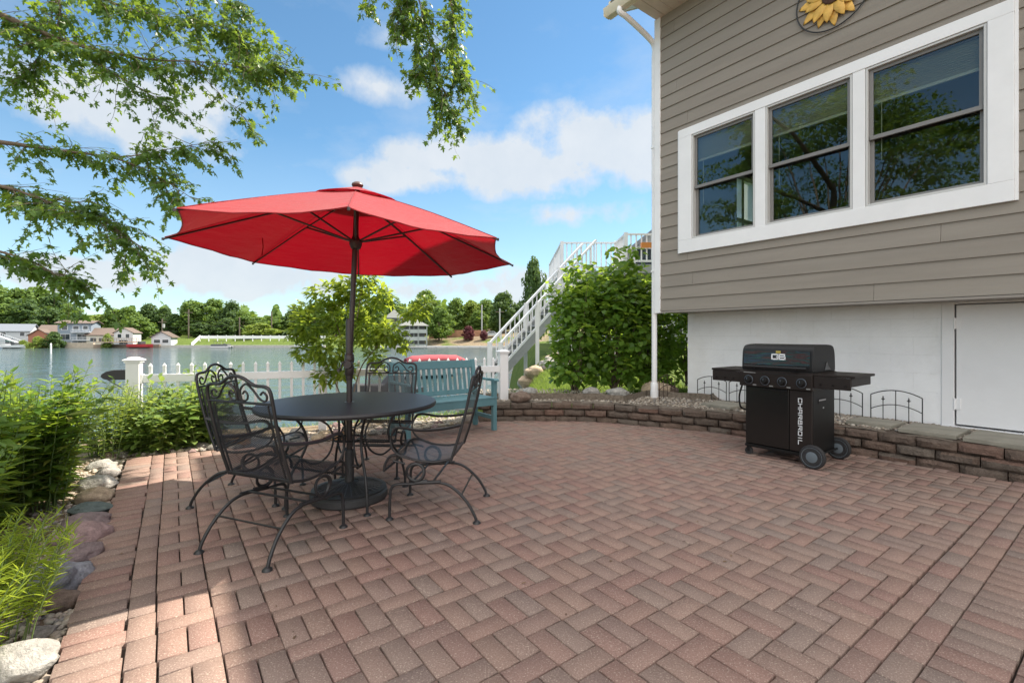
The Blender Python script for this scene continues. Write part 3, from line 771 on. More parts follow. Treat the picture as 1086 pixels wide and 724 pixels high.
UB = Vector((-1.222, 3.55, 0))
def build_umbrella():
    t = thing('patio_umbrella', 'open red octagonal market umbrella standing through the round black table', 'umbrella', UB)
    C = Vector((-1.177, 3.55, 1.842)) - UB; Rr = 1.223; phi = .294
    n = Vector((.024, .025, 1)).normalized(); e1 = Vector((0, 1, 0)).cross(n).normalized(); e2 = n.cross(e1)
    ang = [-math.pi / 2 + phi - k * math.pi / 4 for k in range(8)]
    V = [C + (e1 * math.cos(q) + e2 * math.sin(q)) * Rr for q in ang]
    rise = .47; apex = C + n * rise
    red = bpy.data.materials.new('red_canvas'); red.use_nodes = True; nt = red.node_tree; N = nt.nodes; L = nt.links; p = N['Principled BSDF']
    p.inputs['Base Color'].default_value = (.39, .006, .017, 1); p.inputs['Roughness'].default_value = .55; p.inputs['Sheen Weight'].default_value = .35; p.inputs['Sheen Tint'].default_value = (1, .75, .72, 1); p.inputs['Sheen Roughness'].default_value = .4
    tr = N.new('ShaderNodeBsdfTranslucent'); tr.inputs[0].default_value = (.27, .001, .009, 1); mx = N.new('ShaderNodeMixShader'); mx.inputs[0].default_value = .34
    tc = N.new('ShaderNodeTexCoord'); mp = N.new('ShaderNodeMapping'); mp.inputs['Scale'].default_value = (1, 1, 6); L.new(tc.outputs['Object'], mp.inputs[0])
    nz = N.new('ShaderNodeTexNoise'); nz.inputs['Scale'].default_value = 5; nz.inputs['Detail'].default_value = 4; L.new(mp.outputs[0], nz.inputs['Vector'])
    wv = N.new('ShaderNodeTexNoise'); wv.inputs['Scale'].default_value = 300; L.new(tc.outputs['Object'], wv.inputs['Vector'])
    b = N.new('ShaderNodeBump'); b.inputs['Distance'].default_value = .012; L.new(nz.outputs['Fac'], b.inputs['Height']); b2 = N.new('ShaderNodeBump'); b2.inputs['Distance'].default_value = .0008; L.new(wv.outputs['Fac'], b2.inputs['Height']); L.new(b.outputs[0], b2.inputs['Normal'])
    L.new(b2.outputs[0], p.inputs['Normal']); L.new(p.outputs[0], mx.inputs[1]); L.new(tr.outputs[0], mx.inputs[2]); L.new(mx.outputs[0], N['Material Output'].inputs[0])
    DARK = mat('dark_bronze', (.032,.024,.024), .42, spec=.5)
    def panel_pt(k, s, u):      # s: 0 top .. 1 rim; u across the panel; cloth sags a little between ribs and scallops at the rim
        A = apex.lerp(V[k], s); B = apex.lerp(V[(k + 1) % 8], s); q = A.lerp(B, u)
        w = 4 * u * (1 - u); inw = (apex - (A + B) / 2); inw = Vector((inw.x, inw.y, 0)).normalized()
        q += inw * (.055 * w * s ** 4) - n * (.016 * w * s) + n * (.018 * math.sin(math.pi * s) + .0035 * s * s * math.sin(u * 17 + k * 1.3 + s * 5) * w + .004 * s * noise.noise(Vector((u * 3 + k * 5, s * 4, 1.5))))
        return q
    can = MB()
    for k in range(8):
        S, U = 14, 8; vs = [panel_pt(k, .16 + .84 * i / S, j / U) for i in range(S + 1) for j in range(U + 1)]
        can.add(vs, [(i * (U + 1) + j, i * (U + 1) + j + 1, (i + 1) * (U + 1) + j + 1, (i + 1) * (U + 1) + j) for i in range(S) for j in range(U)])
    o = obj('canopy', can, red, t, smooth=20)
    bm = bmesh.new(); bm.from_mesh(o.data); bmesh.ops.remove_doubles(bm, verts=bm.verts, dist=.0004); bmesh.ops.recalc_face_normals(bm, faces=bm.faces); bm.to_mesh(o.data); bm.free()
    o.data.shade_smooth(); o.data.set_sharp_from_angle(angle=R(9))
    hem = MB()
    for k in range(8):
        hem.tube([panel_pt(k, 1, j / 10) for j in range(11)], .004, 5)
        hem.tube([panel_pt(k, .17 + .83 * j / 10, 0) + n * .002 for j in range(11)], .0025, 4)
    obj('hem', hem, red, o)
    vent = MB()
    for k in range(8):
        a, b = V[k] - C, V[(k + 1) % 8] - C; vs = []
        for i in range(5):
            s = .02 + .26 * i / 4
            for j in range(5):
                q = apex + n * (.026 - s * (rise * .985)) + (a.lerp(b, j / 4)) * s
                vs.append(q + n * (.010 * math.sin(math.pi * j / 4) * (i / 4)))
        vent.add(vs, [(i * 5 + j, i * 5 + j + 1, (i + 1) * 5 + j + 1, (i + 1) * 5 + j) for i in range(4) for j in range(4)])
    obj('vent_cap', vent, red, t, smooth=15)
    hub_z = .235                                                   # height of the sliding hub under the apex
    top = apex + n * .02; hub = apex - n * .40
    pole = MB(); jz = 1.0
    pole.tube([Vector((0, 0, .05)), Vector((0, 0, jz))], .0215, 16)
    pole.tube([Vector((0, 0, jz)), hub.lerp(Vector((0, 0, jz)), .5), top], .0195, 16)
    obj('pole', pole, DARK, t, smooth=40)
    jo = MB(); jo.lathe([(.022, jz - .09), (.031, jz - .08), (.034, jz - .03), (.030, jz), (.036, jz + .03), (.033, jz + .07), (.022, jz + .085)], (0, 0, 0), 18)
    jo.lathe([(.03, -.03), (.034, -.02), (.034, .02), (.03, .03)], (0, -.02, jz), 16, 'Y')
    jo.lathe([(.022, jz - .32), (.026, jz - .3), (.026, jz + .12), (.022, jz + .14)], (0, 0, .2), 16)
    obj('tilt_joint', jo, DARK, t, smooth=40)
    cr = MB(); cr.tube([Vector((0, -.03, jz + .02)), Vector((-.03, -.06, jz + .02)), Vector((-.05, -.065, jz - .04))], .006); cr.tube([Vector((-.05, -.05, jz - .04)), Vector((-.05, -.095, jz - .04))], .011)
    obj('crank', cr, DARK, t, smooth=40)
    hb = MB(); hb.lathe([(.022, -.05), (.034, -.045), (.046, -.015), (.046, .012), (.03, .03), (.022, .05)], hub, 18); obj('hub', hb, DARK, t, smooth=40)
    th = MB(); th.lathe([(.022, -.04), (.045, -.03), (.045, 0), (.02, .01)], apex - n * .03, 18); obj('top_hub', th, DARK, t, smooth=40)
    fi = MB(); fi.lathe([(.010, -.01), (.038, .006), (.043, .018), (.038, .03), (.022, .04), (.0001, .045)], apex + n * .018, 20); obj('finial', fi, mat('finial_brown', (.085,.045,.035), .4), t, smooth=40)
    for k in range(8):
        rb = MB(); a = apex - n * .045; e = V[k] - n * .012 + (V[k] - C).normalized() * .012
        mid = a.lerp(e, .5) + n * .012
        rb.tube([a, mid, e], .0085, 6, flat=.7); rb.lathe([(.008, -.008), (.008, .007), (.0001, .011)], e, 8)
        r_ = obj('rib', rb, DARK, t, smooth=40)
        sb = MB(); sb.tube([hub, apex.lerp(V[k], .45) - n * .02], .007, 6); obj('strut', sb, DARK, r_, smooth=40)
    tie = MB(); q = panel_pt(2, .72, .62) - n * .01; tie.tube([q, q + Vector((.006, 0, -.07)), q + Vector((-.004, 0, -.14))], .004, 5); obj('tie_strap', tie, red, t)
    bs = MB(); prof = [(.27, 0), (.278, .012), (.276, .05), (.258, .07), (.20, .085), (.13, .105), (.06, .118), (.034, .125)]
    bs.lathe(prof, (0, 0, 0), 48)
    for k in range(32):
        q = 2 * math.pi * k / 32; c = Vector((math.cos(q), math.sin(q), 0)); bs.tube([c * .07 + Vector((0, 0, .117)), c * .15 + Vector((0, 0, .10)), c * .25 + Vector((0, 0, .074))], .006, 5)
    bs.lathe([(.262, .068), (.268, .078), (.255, .08)], (0, 0, 0), 48); bs.lathe([(.034, .1), (.034, .33), (.028, .36), (.022, .365)], (0, 0, 0), 18)
    obj('base', bs, mat('base_resin', (.035,.035,.037), .55, bump=.002, bscale=90), t, smooth=35)
    kn = MB(); kn.tube([Vector((.03, -.01, .24)), Vector((.07, -.02, .24))], .012); kn.lathe([(.022, -.006), (.022, .006)], (.07, -.02, .24), 10, 'X'); obj('clamp_knob', kn, DARK, t, smooth=40)
build_umbrella()

# ------------------------------------------------------------------ round mesh table
TBL = Vector((-1.225, 3.56, 0))
MESH_TOP = mesh_mat('expanded_mesh_top', (.012,.018,.030), .011, .16, .28)
MESH_SEAT = mesh_mat('expanded_mesh_seat', (.018,.020,.025), .010, .32, .40)
def build_table():
    t = thing('patio_table', 'round black wrought iron mesh table under the red umbrella', 'table', TBL, R(12))
    Rr, z = .632, .712
    top = MB(); vs = []; S = 48
    for r in (.03, .2, .4, Rr - .01):
        for k in range(S): vs.append((r * math.cos(2 * math.pi * k / S), r * math.sin(2 * math.pi * k / S), z - .004 + .006 * (r / Rr)))
    top.add(vs, [(i * S + k, i * S + (k + 1) % S, (i + 1) * S + (k + 1) % S, (i + 1) * S + k) for i in range(3) for k in range(S)])
    o = obj('tabletop', top, MESH_TOP, t, smooth=60); uv_from(o, lambda c: (c.x, c.y))
    rim = MB(); rim.lathe([(Rr - .012, z - .028), (Rr + .008, z - .026), (Rr + .014, z - .01), (Rr + .006, z + .004), (Rr - .012, z + .005)], (0, 0, 0), 64)
    obj('rim', rim, IRON, t, smooth=50)
    hr = MB(); hr.lathe([(.024, z - .02), (.045, z - .015), (.047, z + .004), (.024, z + .006)], (0, 0, 0), 24); obj('umbrella_ring', hr, mat('steel', (.4,.4,.42), .35, 1.0), t, smooth=50)
    br = MB()
    for k in range(4): q = math.pi * k / 2 + math.pi / 4; br.bar((.04 * math.cos(q), .04 * math.sin(q), z - .02), (Rr * math.cos(q), Rr * math.sin(q), z - .02), .018, .01)
    br.tube([Vector((.30 * math.cos(k * math.pi / 16), .30 * math.sin(k * math.pi / 16), z - .018)) for k in range(32)], .006, 6, closed=True)
    obj('under_frame', br, IRON, t)
    for k in range(4):
        q = math.pi * k / 2 + R(22); c, s = math.cos(q), math.sin(q)
        def P(r, zz, w=0): return Vector((r * c - w * s, r * s + w * c, zz))
        lg = MB(); lg.tube(smooth_path([P(.44, .008), P(.435, .1), P(.40, .24), P(.33, .36), P(.30, .46), P(.34, .58), P(.44, .69)], 8), .0095, 8); lg.lathe([(.026, 0), (.024, .007), (.011, .016)], P(.44, 0), 12)
        l_ = obj('leg', lg, IRON, t, smooth=50)
        sc = MB(); sc.tube(smooth_path([P(.345, .34), P(.25, .285), P(.16, .33), P(.118, .44), P(.15, .55), P(.24, .62), P(.33, .69)], 8), .0075, 7)
        obj('scroll', sc, IRON, l_, smooth=50)
    st = MB(); st.tube([Vector((.115 * math.cos(k * math.pi / 12), .115 * math.sin(k * math.pi / 12), .44)) for k in range(24)], .0075, 7, closed=True); obj('stretcher_ring', st, IRON, t, smooth=50)
build_table()

# ------------------------------------------------------------------ wrought iron spring chairs
def build_chair(label, loc, rot):
    t = thing('patio_chair', label, 'chair', loc, rot, 'black wrought iron chairs around the patio table')
    W = .245
    def sheet(name, prof, w0, w1, m):
        mb = MB(); n = len(prof); U = 6; vs = []; acc = [0]
        for i in range(1, n): acc.append(acc[-1] + math.dist(prof[i], prof[i - 1]))
        for i, (x, z) in enumerate(prof):
            w = w0 + (w1 - w0) * i / (n - 1)
            for j in range(U + 1):
                u = -1 + 2 * j / U; vs.append((x, u * w, z - .014 * (1 - u * u)))
        mb.add(vs, [(i * (U + 1) + j, i * (U + 1) + j + 1, (i + 1) * (U + 1) + j + 1, (i + 1) * (U + 1) + j) for i in range(n - 1) for j in range(U)])
        o = obj(name, mb, m, t, smooth=60); me = o.data; uv = me.uv_layers.new(name='UVMap')
        for l in me.loops: i, j = divmod(l.vertex_index, U + 1); uv.data[l.index].uv = (acc[i], (j / U) * 2 * W)
        return o
    seatp = [tuple(p)[:2] for p in smooth_path([(-.13, .405, 0), (-.02, .385, 0), (.10, .395, 0), (.20, .425, 0), (.265, .42, 0), (.302, .37, 0), (.312, .32, 0)], 5)]
    sheet('seat', seatp, W - .012, W - .006, MESH_SEAT)
    bx = lambda z: -.138 - .145 * ((z - .40) / .56) - .015 * math.sin(math.pi * (z - .4) / .56)
    sheet('backrest', [(bx(z), z) for z in np.linspace(.41, .845, 9)], W - .012, W - .014, MESH_SEAT)
    sf = MB()
    for s in (-1, 1): sf.tube([Vector((x, s * (W - .006), z)) for x, z in seatp], .0085, 8)
    sf.tube([Vector((seatp[-1][0], y, seatp[-1][1])) for y in (-W + .006, W - .006)], .0075, 8); sf.tube([Vector((-.13, y, .40)) for y in (-W, W)], .008, 8)
    obj('seat_frame', sf, IRON, t, smooth=50)
    bf = MB()
    arch = [(-W, .40), (-W, .55), (-W, .72), (-W - .002, .86), (-W + .006, .925), (-W + .04, .945), (-.13, .95), (-.06, .985), (0, .997)]
    pts = arch + [(-y, z) for y, z in reversed(arch[:-1])]
    bf.tube(smooth_path([Vector((bx(z), y, z)) for y, z in pts], 5), .0095, 8)
    bf.tube([Vector((bx(.85), y, .85)) for y in (-W, 0, W)], .0075, 8); bf.tube([Vector((bx(.41), y, .415)) for y in (-W, W)], .008, 8)
    inner = [(-W + .035, .42), (-W + .035, .60), (-W + .035, .84)]
    for s in (-1, 1): bf.tube([Vector((bx(z), y * s, z)) for y, z in inner], .0055, 6)
    b_ = obj('back_frame', bf, IRON, t, smooth=50)
    for s in (-1, 1):
        sc = MB(); q = [(.018, .862), (.02, .92), (.07, .955), (.115, .925), (.16, .875), (.20, .868), (.213, .895), (.19, .915), (.168, .9)]
        sc.tube(smooth_path([Vector((bx(z), s * y, z)) for y, z in q], 6), .0062, 7)
        q = [(.035, .90), (.055, .915), (.072, .895), (.06, .868), (.03, .862), (.006, .875)]
        sc.tube(smooth_path([Vector((bx(z), s * y, z)) for y, z in q], 6), .0055, 7)
        obj('scroll', sc, IRON, b_, smooth=50)
    for s in (-1, 1):
        y = s * (W + .008)
        ar = MB(); ar.tube(smooth_path([Vector((bx(.63) - .0, s * W, .632)), Vector((-.08, y + s * .012, .607)), Vector((.06, y + s * .02, .598)), Vector((.17, y + s * .02, .612)), Vector((.225, y + s * .015, .606)), Vector((.248, y + s * .012, .575))], 7), .0125, 8, flat=.55)
        a_ = obj('arm', ar, IRON, t, smooth=50)
        su = MB(); su.tube(smooth_path([Vector((.238, y + s * .012, .59)), Vector((.262, y, .535)), Vector((.25, y, .47)), Vector((.20, y, .425)), Vector((.13, y, .405))], 6), .0065, 7); obj('arm_support', su, IRON, a_, smooth=50)
        lg = MB(); yy = s * (W - .006)
        lg.tube(smooth_path([Vector((.275, yy, .006)), Vector((.272, yy, .13)), Vector((.262, yy, .205)), Vector((.225, yy, .232)), Vector((.12, yy, .238)), Vector((-.02, yy, .252)), Vector((-.13, yy + s * .004, .232)), Vector((-.23, yy + s * .012, .15)), Vector((-.29, yy + s * .02, .06)), Vector((-.31, yy + s * .022, .006))], 7), .0098, 8)
        lg.tube([Vector((.10, yy - s * .0, .245)), Vector((-.07, yy, .256))], .013, 8)
        l_ = obj('leg', lg, IRON, t, smooth=50)
        for x, yf in ((.275, yy), (-.31, yy + s * .022)):
            ft = MB(); ft.lathe([(.027, 0), (.025, .007), (.011, .018)], (x, yf, 0), 14); obj('foot', ft, IRON, l_, smooth=50)
        sp = MB(); c = Vector((.10, yy, .315)); sp.tube([c + Vector((.058 * math.cos(k * math.pi / 12), s * .004 * math.sin(k * .5), .058 * math.sin(k * math.pi / 12))) for k in range(24)], .0085, 8, closed=True, flat=1.4)
        sp.tube([Vector((.02, yy, .262)), Vector((.10, yy, .252))], .009, 7); sp.tube([Vector((.17, yy, .37)), Vector((.25, yy, .39))], .007, 7); obj('spring_loop', sp, IRON, l_, smooth=50)
    st = MB(); st.bar((-.205, -W, .172), (-.205, W, .172), .018, .006, up=(1, 0, 1)); st.tube([Vector((.13, -W + .004, .24)), Vector((.13, W - .004, .24))], .0075, 7); st.tube([Vector((-.02, -W + .004, .26)), Vector((-.02, W - .004, .26))], .0075, 7)
    obj('stretcher', st, IRON, t, smooth=50)
    return t
chair0 = build_chair('black wrought iron mesh chair nearest the viewer, its back turned, in front of the table', (-1.395, 2.835, 0), R(68))
dup(chair0, (-1.97, 3.60, 0), R(2), label='black wrought iron chair on the lake side of the table, seen past the nearest chair')
dup(chair0, (-1.19, 4.30, 0), R(-95), label='black wrought iron chair behind the table, in front of the teal bench, facing the viewer')
dup(chair0, (-.52, 3.345, 0), R(176), label='black wrought iron chair seen in profile on the house side of the table')

# ------------------------------------------------------------------ teal slatted bench
def build_bench():
    P0 = AB(5.0, 3.42)            # front right leg
    t = thing('garden_bench', 'teal painted slatted wooden garden bench against the white picket fence', 'bench', P0, TH)
    TEAL = mat('teal_paint', (.092,.205,.235), .55, var=.1, vscale=7, bump=.001, bscale=40, stretch=(1, 1, .2))
    Lx = 1.24
    def o(n, mb, par=t): return obj(n, mb, TEAL, par, bevel=.004)
    for x in (-.03, -Lx + .03):
        l = MB(); l.box((x, .03, .315), (.055, .055, .63)); o('leg', l)
        l = MB(); l.bar((x, .49, .0), (x, .485, .40), .055, .05, up=(0, 1, 0)); l.bar((x, .485, .395), (x, .575, .885), .055, .05, up=(0, 1, 0)); o('leg', l)
        r = MB(); r.box((x, .26, .16), (.035, .42, .05)); o('side_stretcher', r)
        r = MB(); r.box((x, .26, .375), (.035, .42, .07)); o('side_rail', r)
        a = MB(); a.prism([(-.035, .628), (-.035, .645), (-.01, .66), (.2, .655), (.52, .66), (.52, .632), (.2, .63)], x - .035, x + .035, 'YZ'); o('arm', a)
    fr = MB(); fr.box((-Lx / 2, .012, .365), (Lx - .11, .03, .085)); o('front_rail', fr)
    fr = MB(); fr.box((-Lx / 2, .48, .36), (Lx - .11, .03, .07)); o('back_rail', fr)
    for i in range(6):
        s = MB(); s.box((-Lx / 2, .03 + i * .083, .418 - .006 * math.sin(i / 5 * math.pi) - i * .001), (Lx - .0, .074, .02)); o('seat_slat', s)
    def bp(z): return .485 + (z - .40) * .184
    tr = MB(); tr.bar((-Lx + .05, bp(.83), .825), (-.05, bp(.83), .825), .035, .10, up=(0, .18, 1)); o('top_rail', tr)
    br = MB(); br.bar((-Lx + .05, bp(.47), .465), (-.05, bp(.47), .465), .032, .06, up=(0, .18, 1)); o('lower_rail', br)
    n = 15
    for i in range(n):
        x = -Lx + .105 + (Lx - .21) * i / (n - 1); s = MB(); s.bar((x, bp(.48), .485), (x, bp(.785), .782), .042, .016, up=(0, 1, 0)); o('back_slat', s)
build_bench()

# ------------------------------------------------------------------ white picket fence
FPHI = R(21)
F_R = Vector((-.135, 7.05, 0)); FD = Vector((math.cos(FPHI), math.sin(FPHI), 0))
FENCE_L = 4.51
def build_fence():
    t = thing('picket_fence', 'low white vinyl picket fence with capped posts between the patio bed and the lake', 'fence', F_R, FPHI)
    VIN = mat('white_vinyl', (.76,.76,.77), .4, var=.03, vscale=4)
    zt = .895
    def post(x, top, z0):
        p = MB(); p.box((x, 0, (top + z0) / 2), (.127, .127, top - z0)); po = obj('post', p, VIN, t, bevel=.004)
        c = MB(); c.box((x, 0, top + .012), (.15, .15, .024)); c.prism([(-.088, top + .024), (.088, top + .024), (.084, top + .034), (.03, top + .062), (-.03, top + .062), (-.084, top + .034)], x - .05, x + .05, 'YZ')
        c.add([(x + a, b, top + .024) for a, b in ((-.088,-.088),(.088,-.088),(.088,.088),(-.088,.088))] + [(x + a, b, top + .036) for a, b in ((-.088,-.088),(.088,-.088),(.088,.088),(-.088,.088))] + [(x + a, b, top + .066) for a, b in ((-.02,-.02),(.02,-.02),(.02,.02),(-.02,.02))],
              [(3,2,1,0),(0,1,5,4),(1,2,6,5),(2,3,7,6),(3,0,4,7),(4,5,9,8),(5,6,10,9),(6,7,11,10),(7,4,8,11),(8,9,10,11)])
        obj('post_cap', c, VIN, po)
    post(0, .94, -.05); post(-FENCE_L, .90, -.5)
    p = MB(); p.box((-2.5, .05, .2), (.1, .06, 1.2)); obj('post', p, VIN, t, bevel=.003)
    for z, h in ((.715, .09), (.19, .09)):
        r = MB(); r.box((-FENCE_L / 2, 0, z), (FENCE_L - .128, .05, h)); obj('rail', r, VIN, t, bevel=.003)
    for x in (-.075, -FENCE_L + .075):
        for z in (.715, .19):
            b = MB(); b.box((x, 0, z), (.024, .066, .108)); obj('rail_bracket', b, VIN, t, bevel=.003)
    x = -.155; w = .0155
    while x > -FENCE_L + .1:
        k = MB(); k.box((x, 0, (zt + .12 - .05) / 2), (w * 2, .0225, zt - .05 - .12))
        k.add([(x - w, -.011, zt - .05), (x + w, -.011, zt - .05), (x + w, .011, zt - .05), (x - w, .011, zt - .05), (x - w - .003, -.014, zt - .036), (x + w + .003, -.014, zt - .036), (x + w + .003, .014, zt - .036), (x - w - .003, .014, zt - .036), (x, 0, zt)],
              [(0,1,5,4),(1,2,6,5),(2,3,7,6),(3,0,4,7),(4,5,8),(5,6,8),(6,7,8),(7,4,8)])
        obj('picket', k, VIN, t); x -= .1355
build_fence()
def build_post_board():
    p = F_R + FD * -FENCE_L
    t = thing('dock_step', 'black board with a rounded tip and thin brace sticking out left of the fence post', 'board', p + Vector((0, .1, 0)), FPHI)
    mb = MB(); poly = [(-.05, .0), (-.05, .115), (-.26, .115), (-.33, .10), (-.375, .07), (-.385, .045), (-.36, .015), (-.31, 0)]
    mb.prism(poly, .0, .03, 'XZ'); obj('plank', mb, mat('black_plastic', (.02,.02,.022), .5), t, (0, 0, .70), bevel=.006)
    b = MB(); b.tube([Vector((-.32, .015, .705)), Vector((-.05, .015, .50))], .008); b.tube([Vector((-.13, .015, .56)), Vector((-.06, .015, .62))], .006); b.box((-.04, .015, .62), (.03, .03, .36)); obj('brace', b, mat('brace_grey', (.12,.13,.14), .5), t)
build_post_board()

# ------------------------------------------------------------------ gas grill
def glyphs(mb, text, h, w, gap, th, dep, origin, vert=False):
    """strokes of squared technical lettering; u to the right, v up; vert turns the line to read downwards"""
    G = {'C': [[(4,5),(4,6),(0,6),(0,0),(4,0),(4,1)]], 'H': [[(0,0),(0,6)],[(4,0),(4,6)],[(0,3),(4,3)]], 'A': [[(0,0),(0,6),(4,6),(4,0)],[(0,2.6),(4,2.6)]], 'R': [[(0,0),(0,6),(4,6),(4,3),(0,3)],[(2,3),(4,0)]],
         'B': [[(0,0),(0,6),(3.7,6),(3.7,3.2),(4,2.8),(4,0),(0,0)],[(0,3.1),(3.8,3.1)]], 'O': [[(0,0),(0,6),(4,6),(4,0),(0,0)]], 'I': [[(2,0),(2,6)]], 'L': [[(0,6),(0,0),(4,0)]], 'D': [[(0,0),(0,6),(3.4,6),(4,5.2),(4,.8),(3.4,0),(0,0)]]}
    x = 0
    for ch in text:
        cw = w * (.45 if ch == 'I' else 1)
        for st in G[ch]:
            for (u0, v0), (u1, v1) in zip(st, st[1:]):
                a = (x + (u0 - (2 if ch == 'I' else 0)) / 4 * w + (cw / 2 if ch == 'I' else 0), v0 / 6 * h); b = (x + (u1 - (2 if ch == 'I' else 0)) / 4 * w + (cw / 2 if ch == 'I' else 0), v1 / 6 * h)
                d = Vector((b[0] - a[0], b[1] - a[1])); d.normalize(); a = Vector(a) - d * th / 2; b = Vector(b) + d * th / 2
                def M(p): return (origin[0] + p.x, origin[1], origin[2] + p.y) if not vert else (origin[0] + p.y, origin[1], origin[2] - p.x)
                mb.bar(M(a), M(b), th, dep, up=(0, 1, 0))
        x += cw + gap
    return x
def build_grill():
    t = thing('gas_grill', 'black four-burner gas grill cart with side shelves in front of the retaining wall', 'grill', AB(2.195, 5.05), HROT)
    BLK = mat('grill_black', (.007,.0065,.0065), .5, spec=.3); BRN = mat('grill_brown', (.016,.011,.0095), .48, spec=.3, var=.08); GLOSS = mat('grill_gloss', (.006,.006,.006), .22, spec=.6)
    WHT = mat('logo_white', (.75,.77,.8), .5)
    def o(n, mb, m, par=t, bevel=.005, smooth=None): return obj(n, mb, m, par, bevel=bevel, smooth=smooth)
    b = MB(); b.box2((-.315, -.235, .10), (-.30, .25, .71)); b.box2((.30, -.235, .10), (.315, .25, .71)); b.box2((-.30, .235, .10), (.30, .25, .71)); b.box2((-.315, -.25, .085), (.315, .25, .115)); o('cart_body', b, BLK)
    hn = MB(); hn.box2((.3155, -.13, .575), (.319, .10, .62)); cb = o('side_grip', hn, mat('grill_dark', (.005,.005,.005), .6), t); hn = MB(); hn.box2((.316, -.12, .60), (.322, .03, .612)); hn.box((.319, -.02, .53), (.006, .014, .014)); o('grip_plate', hn, mat('grip_silver', (.4,.4,.42), .4), cb, bevel=0)
    d = MB(); d.box2((-.298, -.262, .125), (.115, -.237, .70)); dr = o('door', d, GLOSS)
    h = MB(); h.box2((-.12, -.272, .672), (.10, -.255, .69)); o('handle', h, BLK, dr)
    d = MB(); d.box2((.120, -.262, .125), (.315, -.237, .70)); pn = o('front_panel', d, BRN)
    g = MB(); glyphs(g, 'CHARBROIL', 0.030, .036, .0155, .006, .002, (.200, -.2628, .625), vert=True); o('lettering', g, WHT, pn, bevel=0)
    cp = MB(); cp.prism([(-.30, .705), (-.305, .85), (-.27, .865), (.25, .865), (.25, .705)], -.345, .335, 'YZ'); c_ = o('control_panel', cp, BRN)
    sl_ = MB()
    for i in range(34): sl_.box((-.13 + i * .0105, -.3045, .845), (.006, .004, .010))
    o('vent_slot', sl_, mat('grill_dark', (.005,.005,.005), .6), c_, bevel=0)
    lb = MB(); lb.box((-.24, -.305, .843), (.12, .002, .008)); o('label_strip', lb, mat('label_grey', (.2,.2,.2), .5), c_, bevel=0)
    for i, x in enumerate((-.245, -.085, .075, .245)):
        k = MB(); k.lathe([(.043, 0), (.043, -.008), (.036, -.012)], (x, -.302, .772), 24, 'Y'); k.lathe([(.030, -.01), (.027, -.042), (.024, -.046), (.0001, -.047)], (x, -.302, .772), 24, 'Y'); kn = o('knob', k, BLK, t, bevel=0, smooth=40)
        k = MB(); k.lathe([(.0445, -.0085), (.0445, -.0115), (.0395, -.0125), (.0395, -.0085)], (x, -.302, .772), 28, 'Y'); k.box((x, -.349, .785), (.006, .004, .022)); o('knob_ring', k, mat('knob_blue', (.09,.105,.13), .4, .3), kn, bevel=0, smooth=40)
        m_ = MB(); m_.box((x + .055, -.303, .722), (.035, .002, .012)); o('burner_mark', m_, mat('label_grey', (.2, .2, .2)), c_, bevel=0)
    # lid with its film of dim coloured streaks
    prof = smooth_path([(-.265, .872, 0), (-.27, .90, 0), (-.262, 1.02, 0), (-.245, 1.085, 0), (-.19, 1.118, 0), (0, 1.128, 0), (.17, 1.115, 0), (.225, 1.06, 0), (.24, .95, 0), (.24, .872, 0)], 4)
    l = MB(); l.prism([(p.x, p.y) for p in prof], -.335, .325, 'YZ'); lid = o('lid', l, mat('lid_black', (.008,.008,.009), .5, spec=.35), t, smooth=35, bevel=.006)
    fm = bpy.data.materials.new('lid_film'); fm.use_nodes = True; nt = fm.node_tree; N = nt.nodes; L = nt.links; p = N['Principled BSDF']; p.inputs['Roughness'].default_value = .2
    tc = N.new('ShaderNodeTexCoord'); nz = N.new('ShaderNodeTexNoise'); mp = N.new('ShaderNodeMapping'); mp.inputs['Scale'].default_value = (1.6, 1, 15); mp.inputs['Rotation'].default_value = (0, .12, 0); L.new(tc.outputs['Object'], mp.inputs[0]); L.new(mp.outputs[0], nz.inputs['Vector']); nz.inputs['Scale'].default_value = 1.5; nz.inputs['Distortion'].default_value = 1.2
    cr = N.new('ShaderNodeValToRGB'); e = cr.color_ramp.elements; stops = [(.0,(.004,.004,.005)),(.38,(.006,.006,.008)),(.44,(.012,.022,.05)),(.5,(.006,.035,.03)),(.55,(.006,.006,.007)),(.62,(.045,.008,.008)),(.68,(.01,.006,.006)),(1,(.004,.004,.004))]
    while len(e) < len(stops): e.new(.5)
    for i, (q, c) in enumerate(stops): e[i].position = q; e[i].color = (*c, 1)
    L.new(nz.outputs['Fac'], cr.inputs[0]); L.new(cr.outputs[0], p.inputs['Base Color'])
    fp = MB(); fp.add([(-.315, -.2735, .925), (.300, -.2735, .925), (.300, -.2635, 1.065), (-.315, -.2635, 1.065)], [(0,1,2,3)]); o('lid_film', fp, fm, lid, bevel=0)
    lg = MB(); glyphs(lg, 'CB', .046, .052, .016, .012, .002, (-.035, -.2745, .985)); lg.box((.02, -.274, 1.008), (.03, .002, .008)); o('emblem', lg, WHT, lid, bevel=0)
    sk = MB(); sk.box((.022, -.2690, 1.054), (.045, .001, .024), (R(-5), 0, 0)); s_ = o('sticker', sk, mat('sticker_yellow', (.35,.28,.06), .5), lid, bevel=0)
    hb = MB(); hb.tube([Vector((-.29, -.315, .905)), Vector((.29, -.315, .905))], .013, 10)
    for x in (-.20, .18): hb.tube([Vector((x, -.27, .905)), Vector((x, -.318, .905))], .017, 10)
    o('lid_handle', hb, mat('handle_black', (.03,.03,.032), .3, .6), t, bevel=0, smooth=40)
    hg = MB(); hg.prism([(-.02, .885), (.02, .96), (.05, .965), (.06, .93), (.10, .90), (.13, .885)], .3255, .331, 'YZ'); o('lid_bracket', hg, GLOSS, lid, bevel=.002)
    fx = MB(); fx.box2((-.33, -.27, .80), (.32, .25, .872)); o('firebox', fx, BLK)
